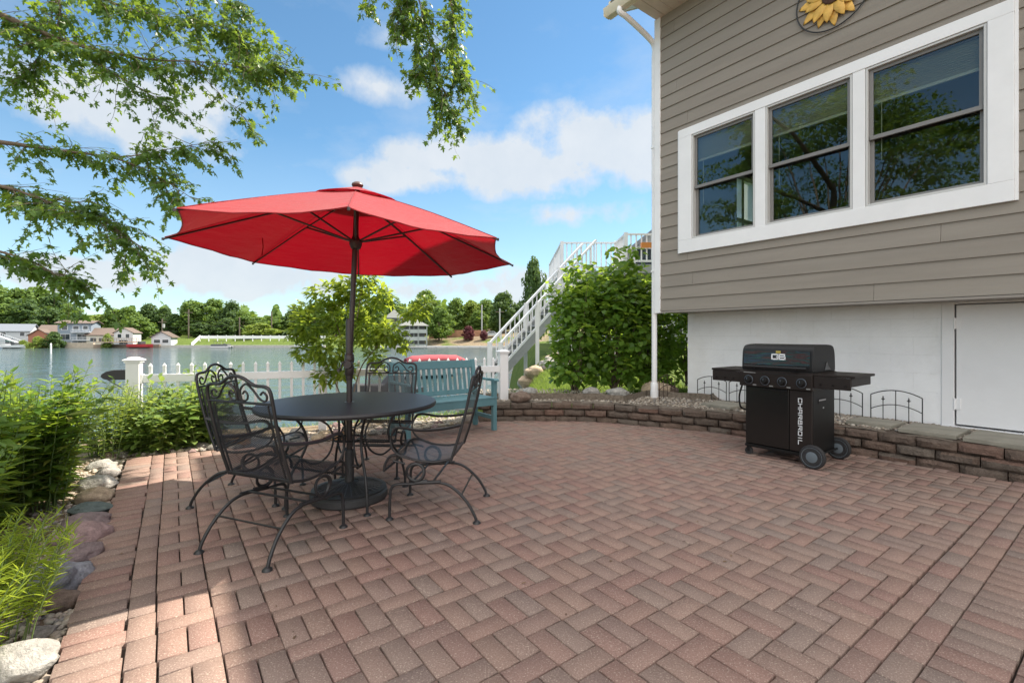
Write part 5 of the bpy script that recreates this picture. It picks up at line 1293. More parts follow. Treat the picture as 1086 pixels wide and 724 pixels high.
# ------------------------------------------------------------------ maple whose limbs reach in from the left and overhead
LMM = leaf_mat('leaf_maple', [(.034,.082,.018),(.052,.112,.022),(.078,.15,.027),(.04,.092,.02)], (.32,.46,.05), .36, .4)
def build_maple():
    rnd = np.random.default_rng(15); rn = random.Random(15)
    base = Vector((-8.6, 1.6, gh(-8.6, 1.6) - .1)); t = thing('maple_tree', 'spreading maple with lobed leaves whose branches hang in from the left and overhead', 'tree', base)
    B = base
    tr = MB(); tp = smooth_path([Vector((0,0,0)), Vector((.05,.05,1.5)), Vector((.1,0,3.2)), Vector((.0,.1,5)), Vector((.3,.2,7.2))], 8); n = len(tp)
    tr.tube(tp, [.34 - .26 * i / (n - 1) for i in range(n)], 14); obj('trunk', tr, BARK, t, smooth=60)
    P, D, U, S = [], [], [], []; tw = MB()
    def spray(p, dr, L, k, size=.085):
        """a twig with pairs of leaves that hang a little"""
        dr = Vector(dr).normalized(); q = p.copy(); pts = [p.copy()]
        for i in range(5):
            dr = (dr + Vector((rn.gauss(0, .16), rn.gauss(0, .16), rn.gauss(-.05, .12)))).normalized(); q = q + dr * L / 5; pts.append(q.copy())
        tw.tube(pts, [.0035 - .0005 * i for i in range(6)], 4, caps=False)
        for i in range(k):
            u = (i + rn.random()) / k * 5; i0 = min(int(u), 4); pp = pts[i0].lerp(pts[i0 + 1], u - i0)
            side = dr.cross(Vector((0, 0, 1))).normalized() * (1 if i % 2 else -1)
            d = side * rn.uniform(.3, 1) + dr * rn.uniform(-.1, 1) + Vector((0, 0, rn.uniform(-1.3, .15)))
            P.append(pp + d * .03); D.append(d); U.append((rn.gauss(0, .5), rn.gauss(0, .5), .8)); S.append(size * rn.uniform(.65, 1.15))
    def branch(pts, r0, r1, k, spread, size=.080, dens=1.0, start=.25, L=.42, hang=-.1):
        pts = smooth_path(pts, 8); n = len(pts); b = MB(); b.tube([p - B for p in pts], [r1 + (r0 - r1) * (1 - i / (n - 1)) ** 2.6 for i in range(n)], 8); obj('branch', b, BARK, t, smooth=60)
        for i in range(k):
            u = start + (1 - start) * (i + rn.random()) / k; f = u * (n - 1); i0 = min(int(f), n - 2); p = pts[i0].lerp(pts[i0 + 1], f - i0); ax = (pts[i0 + 1] - pts[i0]).normalized()
            dr = ax * rn.uniform(.2, 1.1) + Vector((rn.gauss(0, 1), rn.gauss(0, 1), rn.gauss(hang, .62))) * spread * 1.35
            spray(p - B, dr, L * rn.uniform(.5, 1.6), int(rn.uniform(9, 18) * dens), size)
    A = lambda px, py, Y: at(px, Y, py)
    o1 = Vector((-8.3, 1.8, 4.2))
    # limbs reaching over the bed, lowest to highest
    branch([o1, A(-150, 262, 3.6), A(-30, 262, 4.0), A(30, 276, 4.1), A(62, 292, 4.1), A(88, 300, 4.1)], .05, .003, 40, .5, dens=.9, start=.35, L=.30)
    branch([o1, A(-150, 190, 3.8), A(-10, 196, 4.2), A(50, 214, 4.3), A(105, 232, 4.4), A(150, 262, 4.4)], .06, .003, 62, .55, dens=.95, start=.35, L=.38)
    branch([o1, A(-160, 140, 3.9), A(-10, 150, 4.4), A(65, 160, 4.5), A(130, 166, 4.6), A(180, 158, 4.6), A(228, 150, 4.6)], .06, .003, 54, .42, dens=.95, start=.35, L=.30)
    branch([A(110, 164, 4.55), A(150, 178, 4.6), A(180, 195, 4.6), A(206, 212, 4.6)], .010, .003, 17, .40, start=.15, L=.26)
    branch([A(60, 212, 4.3), A(84, 214, 4.3), A(104, 205, 4.3)], .006, .002, 6, .3, L=.2)
    branch([o1 + Vector((0, 0, .6)), A(-160, -40, 4.2), A(-20, 8, 4.6), A(70, 44, 4.8), A(150, 62, 4.9), A(215, 66, 5.0), A(270, 72, 5.0), A(297, 72, 5.0)], .075, .003, 105, .55, dens=1.1, start=.30, L=.42)
    branch([A(60, 40, 4.8), A(110, 72, 4.85), A(150, 95, 4.9), A(178, 112, 4.9)], .014, .003, 24, .5, L=.36, start=.1)
    branch([A(206, 66, 5.0), A(216, 82, 5.0), A(236, 103, 5.0), A(256, 122, 5.0), A(268, 138, 5.0)], .007, .002, 9, .35, L=.2, start=.45)
    branch([o1 + Vector((0, 0, 1.0)), A(-120, -150, 4.4), A(20, -40, 4.9), A(110, 0, 5.1), A(180, 20, 5.2), A(240, 30, 5.2), A(262, 48, 5.2)], .07, .003, 84, .6, dens=1.1, start=.4, L=.42)
    branch([A(20, -40, 4.9), A(60, -5, 4.9), A(60, 30, 4.9), A(40, 62, 4.9), A(25, 85, 4.9)], .02, .003, 50, .7, dens=1.1, L=.42, start=.1)
    branch([A(110, 0, 5.1), A(180, -12, 5.2), A(230, -4, 5.2), A(255, 15, 5.2)], .016, .003, 28, .5, L=.34, start=.1)
    # the limb passing above and its hanging spray
    branch([Vector((-8.3, 1.8, 6.0)), Vector((-5.5, 3.6, 6.9)), Vector((-3.0, 5.0, 6.7)), A(405, -60, 5.4), A(470, -40, 5.4)], .09, .02, 34, .9, dens=1.0, start=.55, L=.5)
    branch([A(405, -60, 5.4), A(436, -18, 5.4), A(450, 20, 5.4), A(460, 62, 5.4), A(470, 96, 5.4), A(478, 122, 5.4)], .012, .003, 58, .60, dens=1.1, start=.0, L=.34, hang=-.35)
    branch([A(470, -40, 5.4), A(478, 0, 5.5), A(484, 40, 5.5), A(488, 72, 5.5), A(492, 84, 5.5)], .010, .003, 44, .50, dens=1.1, start=.0, L=.32, hang=-.4)
    branch([A(425, -30, 5.4), A(425, 10, 5.4), A(430, 26, 5.4)], .008, .003, 26, .60, dens=1.0, start=.1, L=.32, hang=-.3)
    branch([A(436, -18, 5.4), A(444, 40, 5.4), A(446, 70, 5.4), A(447, 80, 5.4)], .006, .002, 24, .5, L=.26, start=.1, hang=-.3)
    branch([A(455, 60, 5.4), A(470, 96, 5.4), A(476, 112, 5.4), A(484, 126, 5.4), A(488, 134, 5.4)], .005, .002, 6, .2, L=.13, start=.6, hang=-.4, dens=.7)
    branch([A(425, 8, 5.4), A(422, 30, 5.4), A(420, 52, 5.4), A(421, 60, 5.4)], .005, .0025, 0, .2)
    branch([A(398, -20, 5.4), A(392, -2, 5.4), A(390, 8, 5.4)], .005, .002, 4, .3, L=.16, hang=-.3)
    stuff_twig = obj('twig', tw, BARK, t); stuff_twig['kind'] = 'stuff'
    leaves('foliage', P, D, U, S, MAPLE, LMM, t)
    # the rest of the crown
    n = 20000; k = 80; C = rnd_unit(k) * rnd.uniform(.35, 1, (k, 1)) ** .5 * np.array([3.7, 3.7, 3.6]) + np.array([.1, .2, 7.0]); rad = rnd.uniform(.4, .95, k); idx = rnd.integers(0, k, n); v = rnd_unit(n)
    p = C[idx] + v * rad[idx][:, None] * rnd.uniform(.3, 1, (n, 1)) ** .5 * np.array([1, 1, .6])
    d = v + rnd.normal(0, .6, (n, 3)); d[:, 2] -= .5; u = rnd.normal(0, .45, (n, 3)); u[:, 2] += 1
    leaves('crown', p, d, u, rnd.uniform(.09, .15, n), MAPLE, LMM, t)
    lm = MB()
    for c in C[::3]: lm.tube(smooth_path([Vector((.1, .1, 3.6)), Vector(c) * .55 + Vector((0, 0, 1.6)), Vector(c)], 5), [.06 - .0055 * i for i in range(11)], 6)
    obj('limb', lm, BARK, t, smooth=60)
build_maple()

def leaf_litter():
    rnd = np.random.default_rng(44); P = []
    while len(P) < 90:
        b = rnd.uniform(-.3, 5.6); a = rnd.uniform(.8, 5.7)
        if in_poly(np.array([b]), np.array([a]), PATIO)[0]: q = AB(a, b); P.append((q.x, q.y, .004))
    n = len(P); D = np.stack([rnd.normal(size=n), rnd.normal(size=n), rnd.normal(0, .12, n)], 1); U = np.stack([rnd.normal(0, .2, n), rnd.normal(0, .2, n), np.ones(n)], 1)
    stuff(leaves('leaf_litter', P, D, U, rnd.uniform(.010, .028, n), LEAF, mat('dry_leaf', (.10,.055,.03), .8, island=[(.16,.10,.05),(.07,.04,.025),(.12,.11,.04)])))
leaf_litter()
# ------------------------------------------------------------------ neighbour's deck, stairs and house
WPAINT = mat('white_paint', (.72,.73,.75), .5, var=.04)
def build_deck():
    t = thing('raised_deck', 'raised white-railed wooden deck above the shrubs beside the neighbouring house', 'deck', (1.85, 17.5, 0))
    GREYW = mat('deck_grey', (.30,.31,.32), .7, var=.1)
    z = 3.6; top = 4.62
    f = MB(); f.box2((0, 0, z - .28), (3.0, 5.5, z)); f.box2((2.0, -1.5, z - .285), (4.5, 2, z - .002)); obj('deck_floor', f, GREYW, t)
    def rail(p, q):
        p = Vector(p); q = Vector(q); r = MB(); L = (q - p).length
        r.bar(p + Vector((0, 0, top)), q + Vector((0, 0, top)), .11, .05); r.bar(p + Vector((0, 0, z + .12)), q + Vector((0, 0, z + .12)), .05, .06)
        n = int(L / .17)
        for i in range(1, n): c = p.lerp(q, i / n); r.box((c.x, c.y, (z + top) / 2 + .05), (.04, .04, top - z - .1))
        obj('railing', r, WPAINT, t)
    rail((0, 0, 0), (2.0, 0, 0)); rail((0, 0, 0), (0, 5.5, 0)); rail((2.0, 0, 0), (2.0, -1.5, 0)); rail((2.0, -1.5, 0), (4.5, -1.5, 0))
    for x, y in ((0, 0), (0, 2.7), (0, 5.4), (2.0, 0), (2.0, -1.5), (3.2, -1.5)):
        p = MB(); p.box2((x - .06, y - .06, 0), (x + .06, y + .06, top + .06)); obj('post', p, WPAINT, t)
    fb = MB(); fb.box2((2.5, -1.66, 4.15), (3.3, -1.52, 4.32)); o = obj('flower_box', fb, mat('orange_box', (.55,.20,.04), .6), None, (1.85, 17.5, 0)); tag(o, 'orange flower box hung on the white deck railing', 'flower box')
build_deck()
def build_stairs():
    a = Vector((-.55, 14.9, .02)); d = Vector((3.30, 1.9, 0)); run = d.length; d.normalize(); rise = 3.58; side = Vector((-d.y, d.x, 0))
    t = thing('outside_stairs', 'long white-railed outside staircase climbing to the raised deck', 'stairs', a)
    GREYW = mat('deck_grey', (.30,.31,.32)); n = 18
    for w in (-.34, .34):
        s = MB(); p0 = side * w; s.bar(p0 + Vector((0, 0, -.05)), p0 + d * run + Vector((0, 0, rise - .15)), .05, .28); obj('stringer', s, GREYW, t)
    for i in range(n):
        s = MB(); c = d * (run * (i + .5) / n) + Vector((0, 0, rise * (i + .5) / n)); s.bar(c - side * .35, c + side * .35, .27, .04); obj('tread', s, GREYW, t)
    for w in (-.36, .36):
        r = MB(); p0 = side * w
        r.bar(p0 + Vector((0, 0, .92)), p0 + d * run + Vector((0, 0, rise + .92)), .10, .06); r.bar(p0 + Vector((0, 0, .16)), p0 + d * run + Vector((0, 0, rise + .16)), .05, .07)
        for i in range(22): c = p0 + d * (run * (i + .5) / 22) + Vector((0, 0, rise * (i + .5) / 22)); r.box2((c.x - .02, c.y - .02, c.z + .12), (c.x + .02, c.y + .02, c.z + .92))
        obj('railing', r, WPAINT, t)
        for u in (0, .36, .72): c = p0 + d * run * u; b = MB(); b.box2((c.x - .06, c.y - .06, -.4), (c.x + .06, c.y + .06, rise * u + .98)); obj('post', b, WPAINT, t)
build_stairs()
def box_house(name, label, cat, loc, rot, w, d, h, rh, wall, roof, over=.4, ridge='x', windows=(), chimney=None, extra=None):
    """walls w (x) by d (y), front at y=0 facing -y; gable roof with its ridge along x or y"""
    t = thing(name, label, cat, loc, rot)
    if loc[1] > 100: t.scale = (.76, .76, .76)
    m = MB(); m.box2((-w / 2, 0, -1.5), (w / 2, d, h))
    if ridge == 'x': m.prism([(0, h), (d, h), (d / 2, h + rh)], -w / 2, w / 2, 'YZ')
    else: m.prism([(-w / 2, h), (w / 2, h), (0, h + rh)], 0, d, 'XZ')
    obj('wall', m, wall, t)
    r = MB(); th = .18
    if ridge == 'x':
        s = rh / (d / 2)
        for a, b in (((-over, h - over * s), (d / 2, h + rh)), ((d + over, h - over * s), (d / 2, h + rh))):
            r.prism([a, b, (b[0], b[1] + th), (a[0], a[1] + th)], -w / 2 - over, w / 2 + over, 'YZ')
    else:
        s = rh / (w / 2)
        for a, b in (((-w / 2 - over, h - over * s), (0, h + rh)), ((w / 2 + over, h - over * s), (0, h + rh))):
            r.prism([a, b, (b[0], b[1] + th), (a[0], a[1] + th)], -over, d + over, 'XZ')
    rr = obj('roof', r, roof, t)
    if chimney: c = MB(); x, y, cz = chimney; c.box2((x - .4, y - .4, h), (x + .4, y + .4, cz)); obj('chimney', c, mat('brick_red', (.25,.10,.07), .9), rr)
    for x, z, ww, hh in windows:
        f = MB(); f.box2((x - ww / 2 - .1, -.05, z - hh / 2 - .1), (x + ww / 2 + .1, .02, z + hh / 2 + .1)); fo = obj('window', f, WPAINT, t)
        p = MB(); k = max(1, int(ww / 1.1))
        for i in range(k): p.box2((x - ww / 2 + i * ww / k + .03, -.07, z - hh / 2), (x - ww / 2 + (i + 1) * ww / k - .03, -.045, z + hh / 2))
        obj('pane', p, mat('far_glass', (.03,.04,.05), .12, spec=.6), fo)
    return t
W1 = mat('wall_white', (.52,.53,.54), .7); W2 = mat('wall_bluegrey', (.20,.24,.29), .7); W3 = mat('wall_cream', (.60,.55,.46), .7); BR = mat('wall_brick', (.36,.15,.095), .9); TN = mat('wall_tan', (.34,.26,.19), .8)
R1 = mat('roof_brown', (.125,.095,.08), .9); R2 = mat('roof_grey', (.17,.18,.20), .9); R3 = mat('roof_slate', (.15,.17,.20), .9)
nh = box_house('neighbour_house', 'pale grey gabled house with a white railed deck rising behind the shrubs', 'house', (9.3, 19.2, 0), R(-4), 9, 10, 4.6, 3.6, mat('wall_palegrey', (.55,.56,.58), .7), R2, .45, 'y', [(-3.7, 4.0, 1.1, 1.5), (-1.9, 4.0, 1.1, 1.5), (.6, 4.1, 1.6, 1.7)])
def far(px, Y): return (px - CX) / FPX * Y
def build_far_shore():
    def base(px, Y, dz=0): x = far(px, Y); return (x, Y, gh(x, Y) + dz)
    b = lambda px, Y: (far(px, Y), Y, -1.25)
    box_house('white_house', 'white two-storey lake house with a grey-blue roof, farthest left across the water', 'house', b(8, 122), R(30), 11, 9, 4.6, 2.3, W1, R3, .5, 'x', [(-3.5, 1.2, 2.2, 1.6), (.5, 1.2, 2.2, 1.6), (3.6, 3.5, 1.2, 1.2), (-1, 3.5, 1.2, 1.2)])
    st = thing('outside_stairs', 'small white outside stairs at the farthest left white lake house', 'stairs', (far(14, 119), 119, -1.4), R(25)); m = MB(); m.bar((-2.5, 0, 2.2), (1.8, 0, .2), 1.2, .2); obj('stair_flight', m, WPAINT, st)
    m = MB(); m.bar((-2.5, -.6, 3.2), (1.8, -.6, 1.2), .1, .1)
    for i in range(12): q = i / 11; m.box2((-2.5 + 4.3 * q - .04, -.64, 2.2 - 2 * q), (-2.5 + 4.3 * q + .04, -.56, 3.2 - 2 * q))
    obj('railing', m, WPAINT, st)
    box_house('brick_house', 'orange brick gabled house with a brown roof beside the white one across the lake', 'house', b(41, 121), R(28), 5.2, 13, 3.2, 1.9, BR, R1, .4, 'y', [(0, 1.4, 1.5, 1.2)])
    box_house('low_house', 'low white house with a brown roof between the white and brick houses', 'house', b(30, 127), R(28), 9, 8, 3.6, 2.0, W1, R1, .4, 'x', [(-2, 1.6, 1.6, 1.3), (2, 1.6, 1.6, 1.3)])
    h = box_house('blue_house', 'tall blue-grey house with a flat brown roof and white balconies across the lake', 'house', b(79, 122), R(25), 8.8, 9, 7.2, .9, W2, R1, .7, 'x', [(-2.6, 5.6, 1.5, 1.3), (.4, 5.6, 1.5, 1.3), (2.9, 5.6, 1.3, 1.3), (-2.4, 2.6, 2.4, 1.8), (2.0, 2.6, 2.6, 1.8), (-2, .1, 2.2, 1.6), (2.2, .1, 2.6, 1.6)])
    for z in (1.5, 4.2):
        m = MB(); m.box2((-.5, -1.5, z - .18), (4.4, 0, z)); m.box2((-.5, -1.5, z + .85), (4.4, -1.42, z + .95))
        for i in range(14): m.box2((-.5 + i * .37, -1.48, z), (-.44 + i * .37, -1.43, z + .9))
        obj('balcony', m, WPAINT, h)
    box_house('wing_house', 'blue-grey one-and-a-half storey house with a long brown roof joined to the tall blue one', 'house', b(59, 126), R(25), 9.5, 8, 4.4, 2.2, W2, R1, .5, 'x', [(-2.5, 2.8, 1.6, 1.3), (1.5, 2.8, 2.2, 1.3)])
    box_house('cottage', 'wide brown-roofed cottage with a white gable and lakeside terrace across the water', 'house', b(112, 124), R(22), 10.5, 8, 3.3, 2.2, W3, R1, .5, 'x', [(-3.4, 1.6, 1.6, 1.3), (-1, 1.6, 1.6, 1.3)])
    box_house('gabled_cottage', 'narrow white gabled cottage with a brown roof at the right end of the far houses', 'house', b(131, 122), R(22), 5.2, 8, 4.0, 1.6, W1, R1, .4, 'y', [(-1.1, 2.9, 1.1, 1.3), (1.1, 2.9, 1.1, 1.3), (0, .8, 2.4, 1.4)])
    box_house('cabin', 'small white cabin with a dark brown gable roof on the far shore', 'cabin', b(171, 121), R(18), 5.6, 6, 2.6, 1.7, W1, mat('roof_darkbrown', (.10,.075,.06), .9), .6, 'y', [(-1.2, 1.1, 1.8, 1.1), (1.2, 1.1, 1.8, 1.1)])
    tr = thing('lakeside_terrace', 'reddish wooden terrace with a railing in front of the brown-roofed cottages', 'terrace', (far(126, 117), 117, -1.6), R(22)); m = MB(); m.box2((-5, 0, .9), (4, 4, 1.1)); obj('terrace_floor', m, TN, tr); m = MB(); m.box2((-5, 0, 1.9), (4, .1, 2.0))
    for i in range(19): m.box2((-5 + i * .5, 0, 1.1), (-4.92 + i * .5, .08, 1.95))
    obj('railing', m, TN, tr)
    def seawall(label, px0, px1, Y0, Y1, h, m):
        o = MB(); p = Vector((far(px0, Y0), Y0, 0)); q = Vector((far(px1, Y1), Y1, 0)); o.bar(p + Vector((0, 0, LAKE_Z + h / 2 - .3)), q + Vector((0, 0, LAKE_Z + h / 2 - .3)), .6, h + .6); tag(obj('seawall', o, m), label, 'seawall')
    seawall('tan stone seawall in front of the blue-grey houses', 52, 100, 117.5, 118.5, 1.25, mat('seawall_tan', (.40,.34,.27), .9, var=.2, vscale=2))
    seawall('dark low seawall below the cottages and cabin', 100, 170, 118.5, 120, .8, mat('seawall_brown', (.22,.17,.13), .9, var=.25, vscale=2))
    seawall('pale straight seawall below the grass bank in mid lake', 170, 345, 120.3, 120.3, .6, mat('seawall_pale', (.42,.41,.38), .9, var=.2, vscale=2))
    seawall('pale seawall and dock edge along the far right shore', 415, 545, 115.3, 112.5, .6, mat('seawall_pale', (.42, .41, .38)))
    wf = thing('white_fence', 'long white fence along the top of the far grass bank', 'fence', (0, 0, 0)); m = MB(); Yf = 129
    xs = [far(p, Yf) for p in (212, 345)]; z0 = gh((xs[0] + xs[1]) / 2, Yf)
    z0 = EYE - 4.2 / FPX * Yf - .05
    m.box2((xs[0], Yf, z0 + .1), (xs[1], Yf + .08, z0 + .9)); obj('fence_panel', m, WPAINT, wf)
    m = MB(); x = xs[0]
    while x < xs[1]: m.box2((x - .08, Yf - .06, -1.6), (x + .08, Yf + .1, z0 + 1.05)); x += 2.4
    obj('post', m, WPAINT, wf)
    m = MB(); a = Vector((xs[0], Yf, z0 + .5)); e = Vector((far(203, 121.5), 121.5, -1.3)); m.bar(a, e, .1, .9); obj('ramp_rail', m, WPAINT, wf)
    # boathouse with stacked galleries and a cupola
    Yb = 113.5; h = thing('boathouse', 'three-storey pale green boathouse with galleries, hipped roof and cupola on the far right shore', 'boathouse', (far(439, Yb), Yb, LAKE_Z), R(12))
    PG = mat('boathouse_green', (.22,.27,.25), .7); GW = mat('boathouse_trim', (.33,.36,.34), .6); DKR = mat('dark_opening', (.035,.04,.04), .5)
    m = MB(); m.box2((-2.6, .6, -.5), (2.6, 6, 5.4)); obj('wall', m, PG, h)
    for z in (.2, 2.0, 3.8):
        m = MB(); m.box2((-3.1, 0, z - .15), (3.1, .6, z + .05)); m.box2((-3.1, -.02, z + .65), (3.1, .06, z + .75)); m.box2((-3.1, 0, z + .05), (3.1, .04, z + .66)); obj('gallery', m, GW, h)
        m = MB()
        for x in (-2.0, -.7, .7, 2.0): m.box2((x - .6, .55, z + .2), (x + .6, .62, z + 1.62))
        obj('window', m, DKR, h)
    for x in (-3.05, -1.0, 1.0, 3.05): m = MB(); m.box2((x - .1, 0, -.4), (x + .1, .2, 5.4)); obj('post', m, GW, h)
    m = MB(); m.add([(-3.6, -.5, 5.4), (3.6, -.5, 5.4), (3.6, 6.6, 5.4), (-3.6, 6.6, 5.4), (-.8, 2.2, 7.0), (.8, 2.2, 7.0), (.8, 3.8, 7.0), (-.8, 3.8, 7.0)], [(3,2,1,0),(0,1,5,4),(1,2,6,5),(2,3,7,6),(3,0,4,7),(4,5,6,7)]); rf = obj('roof', m, mat('roof_greygreen', (.17,.18,.17), .9), h)
    tw = MB(); tw.box2((-6.6, 4.0, 0), (-3.0, 7.5, 7.4)); obj('tower_wall', tw, PG, h); m = MB(); m.add([(-7.1, 3.5, 7.4), (-2.5, 3.5, 7.4), (-2.5, 8, 7.4), (-7.1, 8, 7.4), (-4.8, 5.75, 9.6)], [(3,2,1,0),(0,1,4),(1,2,4),(2,3,4),(3,0,4)]); obj('tower_roof', m, mat('roof_greygreen', (.3, .31, .3)), h)
    m = MB(); m.box2((-5.6, 3.95, 6.1), (-4.0, 4.0, 7.2)); obj('tower_window', m, DKR, h)
    dk = MB(); dk.bar((far(392, 111), 111, LAKE_Z + .45), (far(545, 108), 108, LAKE_Z + .45), 1.6, .18)
    for i in range(14): q = i / 13; dk.box2((far(392 + 153 * q, 111 - 3 * q) - .1, 110.5 - 3 * q, LAKE_Z - .6), (far(392 + 153 * q, 111 - 3 * q) + .1, 110.7 - 3 * q, LAKE_Z + .75))
    tag(obj('dock', dk, mat('dock_grey', (.42,.42,.42), .8)), 'long pale dock along the far right shore', 'dock')
    box_house('hill_house', 'brown-roofed house among the trees on the right hill above the stairs', 'house', (far(548, 150), 150, EYE + (355 - 348) / FPX * 150 - 2.2), R(8), 7.5, 8, 5.0, 1.2, TN, R1, .6, 'x', [(-2, 3.4, 1.6, 1.2), (1.6, 3.4, 1.6, 1.2)])
    rw = MB(); rw.box2((far(455, 128), 128, 0), (far(512, 128), 128.4, EYE + (355 - 350) / FPX * 128)); tag(obj('terrace_wall', rw, mat('wall_rust', (.38,.20,.12), .9, var=.25, vscale=1)), 'rust-coloured retaining wall on the bare right hill behind the purple trees', 'retaining wall')
    # utility poles
    PW = mat('pole_wood', (.13,.105,.085), .9)
    for i, (px, Y, top, cross, l) in enumerate([(172, 132, 338, 1, 'wooden utility pole with a transformer above the small cabin'), (200, 134, 328, 1, 'tall wooden utility pole standing left of the white fence'), (254, 138, 336, 0, 'thin grey pole in front of the dense trees left of the small tree'), (288, 138, 330, 0, 'thin pole rising above the far trees beside the small tree'), (511, 126, 323, 0, 'grey lamp pole on the right hill beside the car'), (530, 124, 327, 1, 'pale utility pole just left of the outside stairs')]):
        z1 = EYE + (355 - top) / FPX * Y; x = far(px, Y); t = thing('utility_pole', l, 'pole', (x, Y, -1.5)); m = MB(); m.tube([Vector((0, 0, 0)), Vector((0, 0, z1 + 1.5))], .17, 8); obj('post', m, PW if i < 4 else mat('pole_grey', (.35,.36,.36), .6), t)
        if cross: m = MB(); m.box2((-1.1, -.08, z1 + .5), (1.1, .08, z1 + .7)); obj('crossarm', m, PW, t)
        if i == 0: m = MB(); m.lathe([(.3, z1 - 1), (.3, z1), (.1, z1 + .1)], (.4, 0, 0), 10); obj('transformer', m, mat('pole_grey', (.35,.36,.36)), t)
    for (p0, y0, z0), (p1, y1, z1), l in (((172, 132, 345), (200, 134, 345), 'dark power lines strung between the two wooden poles'), ((200, 134, 340), (288, 138, 340), 'dark power lines running right from the tall wooden pole')):
        m = MB()
        for k in range(2):
            a = Vector((far(p0, y0), y0, EYE + (355 - z0 - k * 4) / FPX * y0)); e = Vector((far(p1, y1), y1, EYE + (355 - z1 - k * 4) / FPX * y1)); m.tube([a.lerp(e, i / 10) - Vector((0, 0, .5 * math.sin(math.pi * i / 10))) for i in range(11)], .035, 4)
        tag(obj('power_line', m, mat('cable', (.03,.03,.03), .6)), l, 'cable')
build_far_shore()

# ------------------------------------------------------------------ boats and the parked car
def hull(L, Wd, Hh, n=10):
    m = MB(); vs = []
    for i in range(n + 1):
        u = i / n; w = Wd / 2 * (1 - max(0, (u - .45) / .55) ** 2.2); k = .25 * max(0, (u - .5)) ** 1.5
        for y, z in ((-w, Hh + k), (-w * .82, .12 + k * .6), (0, -.12 + k), (w * .82, .12 + k * .6), (w, Hh + k)): vs.append(((u - .5) * L, y, z))
    fs = [(i * 5 + j, i * 5 + j + 1, (i + 1) * 5 + j + 1, (i + 1) * 5 + j) for i in range(n) for j in range(4)] + [(0, 1, 2, 3, 4)] + [(i * 5, (i + 1) * 5, (i + 1) * 5 + 4, i * 5 + 4) for i in range(n)]
    return m.add(vs, fs)
def build_boats():
    B_W = mat('boat_white', (.70,.71,.72), .35); B_R = mat('boat_red', (.42,.04,.045), .35); CAN = mat('red_cover', (.30,.055,.068), .9, var=.12, vscale=1.5); ALU = mat('aluminium', (.5,.5,.52), .35, .8); DKB = mat('boat_dark', (.04,.045,.05), .5)
    Y = 36.0; x = far(461, Y)
    t = thing('covered_boat', 'boat under a faded red canvas canopy moored beyond the picket fence', 'boat', (x, Y, LAKE_Z + .1), R(20))
    obj('hull', hull(4.6, 2.0, .6), B_W, t, smooth=40); c = MB(); vs = []
    zt = EYE - 21 / FPX * Y - LAKE_Z - .1
    for i in range(9):
        u = -1 + i / 4
        for j in range(7): v = -1 + j / 3; vs.append((u * 2.2, v * 1.15, zt - .10 * u * u - .16 * v * v - (.16 if abs(u) == 1 else 0) - (.2 if abs(v) == 1 else 0) + .02 * math.sin(i * 3.0)))
    c.add(vs, [(i * 7 + j, i * 7 + j + 1, (i + 1) * 7 + j + 1, (i + 1) * 7 + j) for i in range(8) for j in range(6)]); o = obj('canopy', c, CAN, t, smooth=60); s = o.modifiers.new('s', 'SOLIDIFY'); s.thickness = .03
    for u in (-1.9, 1.9):
        for v in (-1, 1): p = MB(); p.tube([Vector((u, v, -.8)), Vector((u, v, zt - .25))], .04, 6); obj('lift_post', p, ALU, t)
    cs = MB(); cs.box2((-1.2, -.5, .5), (.2, .5, 1.0)); obj('console', cs, DKB, t, bevel=.05)
    t = thing('water_scooter', 'dark personal watercraft seen between the fence pickets behind the rear chair', 'watercraft', (far(409, 13.2), 13.2, gh(far(409, 13.2), 13.2) if False else -.75), R(35))
    obj('hull', hull(2.4, 1.0, .38), DKB, t, smooth=40); s = MB(); s.prism([(-.9, .38), (-.85, .66), (-.1, .60), (.15, .86), (.35, .80), (.8, .40)], -.2, .2, 'XZ'); obj('saddle', s, mat('scooter_seat', (.03,.03,.035), .6), t, bevel=.04); h = MB(); h.tube([Vector((.12, -.34, .93)), Vector((.2, 0, .88)), Vector((.12, .34, .93))], .025, 6); obj('handlebar', h, DKB, t)
    cr = MB()
    for u in (-.7, .7): cr.box2((u - .05, -.5, -1.6), (u + .05, .5, -.05))
    obj('cradle', cr, mat('dock_grey', (.42, .42, .42)), t)
    def pontoon(label, px, Y, rot, canopy, bm):
        t = thing('pontoon_boat', label, 'boat', (far(px, Y), Y, LAKE_Z), R(rot)); t.scale = (.75, .75, .75); m = MB()
        for y in (-.9, .9): m.tube([Vector((-3, y, .1)), Vector((2.6, y, .1)), Vector((3.2, y, .35))], .32, 8)
        obj('float', m, ALU, t); m = MB(); m.box2((-3, -1.2, .42), (3, 1.2, .52)); obj('boat_deck', m, B_W, t); m = MB()
        for a, b in (((-2.9, -1.15), (2.4, -1.08)), ((-2.9, 1.08), (2.4, 1.15)), ((2.33, -1.1), (2.4, 1.1)), ((-2.9, -1.1), (-2.83, 1.1))): m.box2((*a, .52), (*b, 1.2))
        obj('side_panel', m, bm, t); m = MB(); m.box2((-2.4, -.9, .52), (-1, .9, 1.0)); m.box2((.4, .1, .52), (1, .8, 1.35)); obj('seating', m, DKB, t)
        m = MB(); m.box2((-2.0, -1.15, 2.2), (.6, 1.15, 2.28)); o = obj('sunshade', m, canopy, t)
        for u in (-1.9, .5):
            for v in (-1.1, 1.1): p = MB(); p.tube([Vector((u, v, 1.1)), Vector((u * .8, v, 2.2))], .03, 5); obj('shade_pole', p, ALU, o)
    pontoon('pontoon boat with a dark sunshade moored at the middle of the far grass bank', 235, 118.6, 4, DKB, mat('panel_grey', (.12,.125,.13), .5))
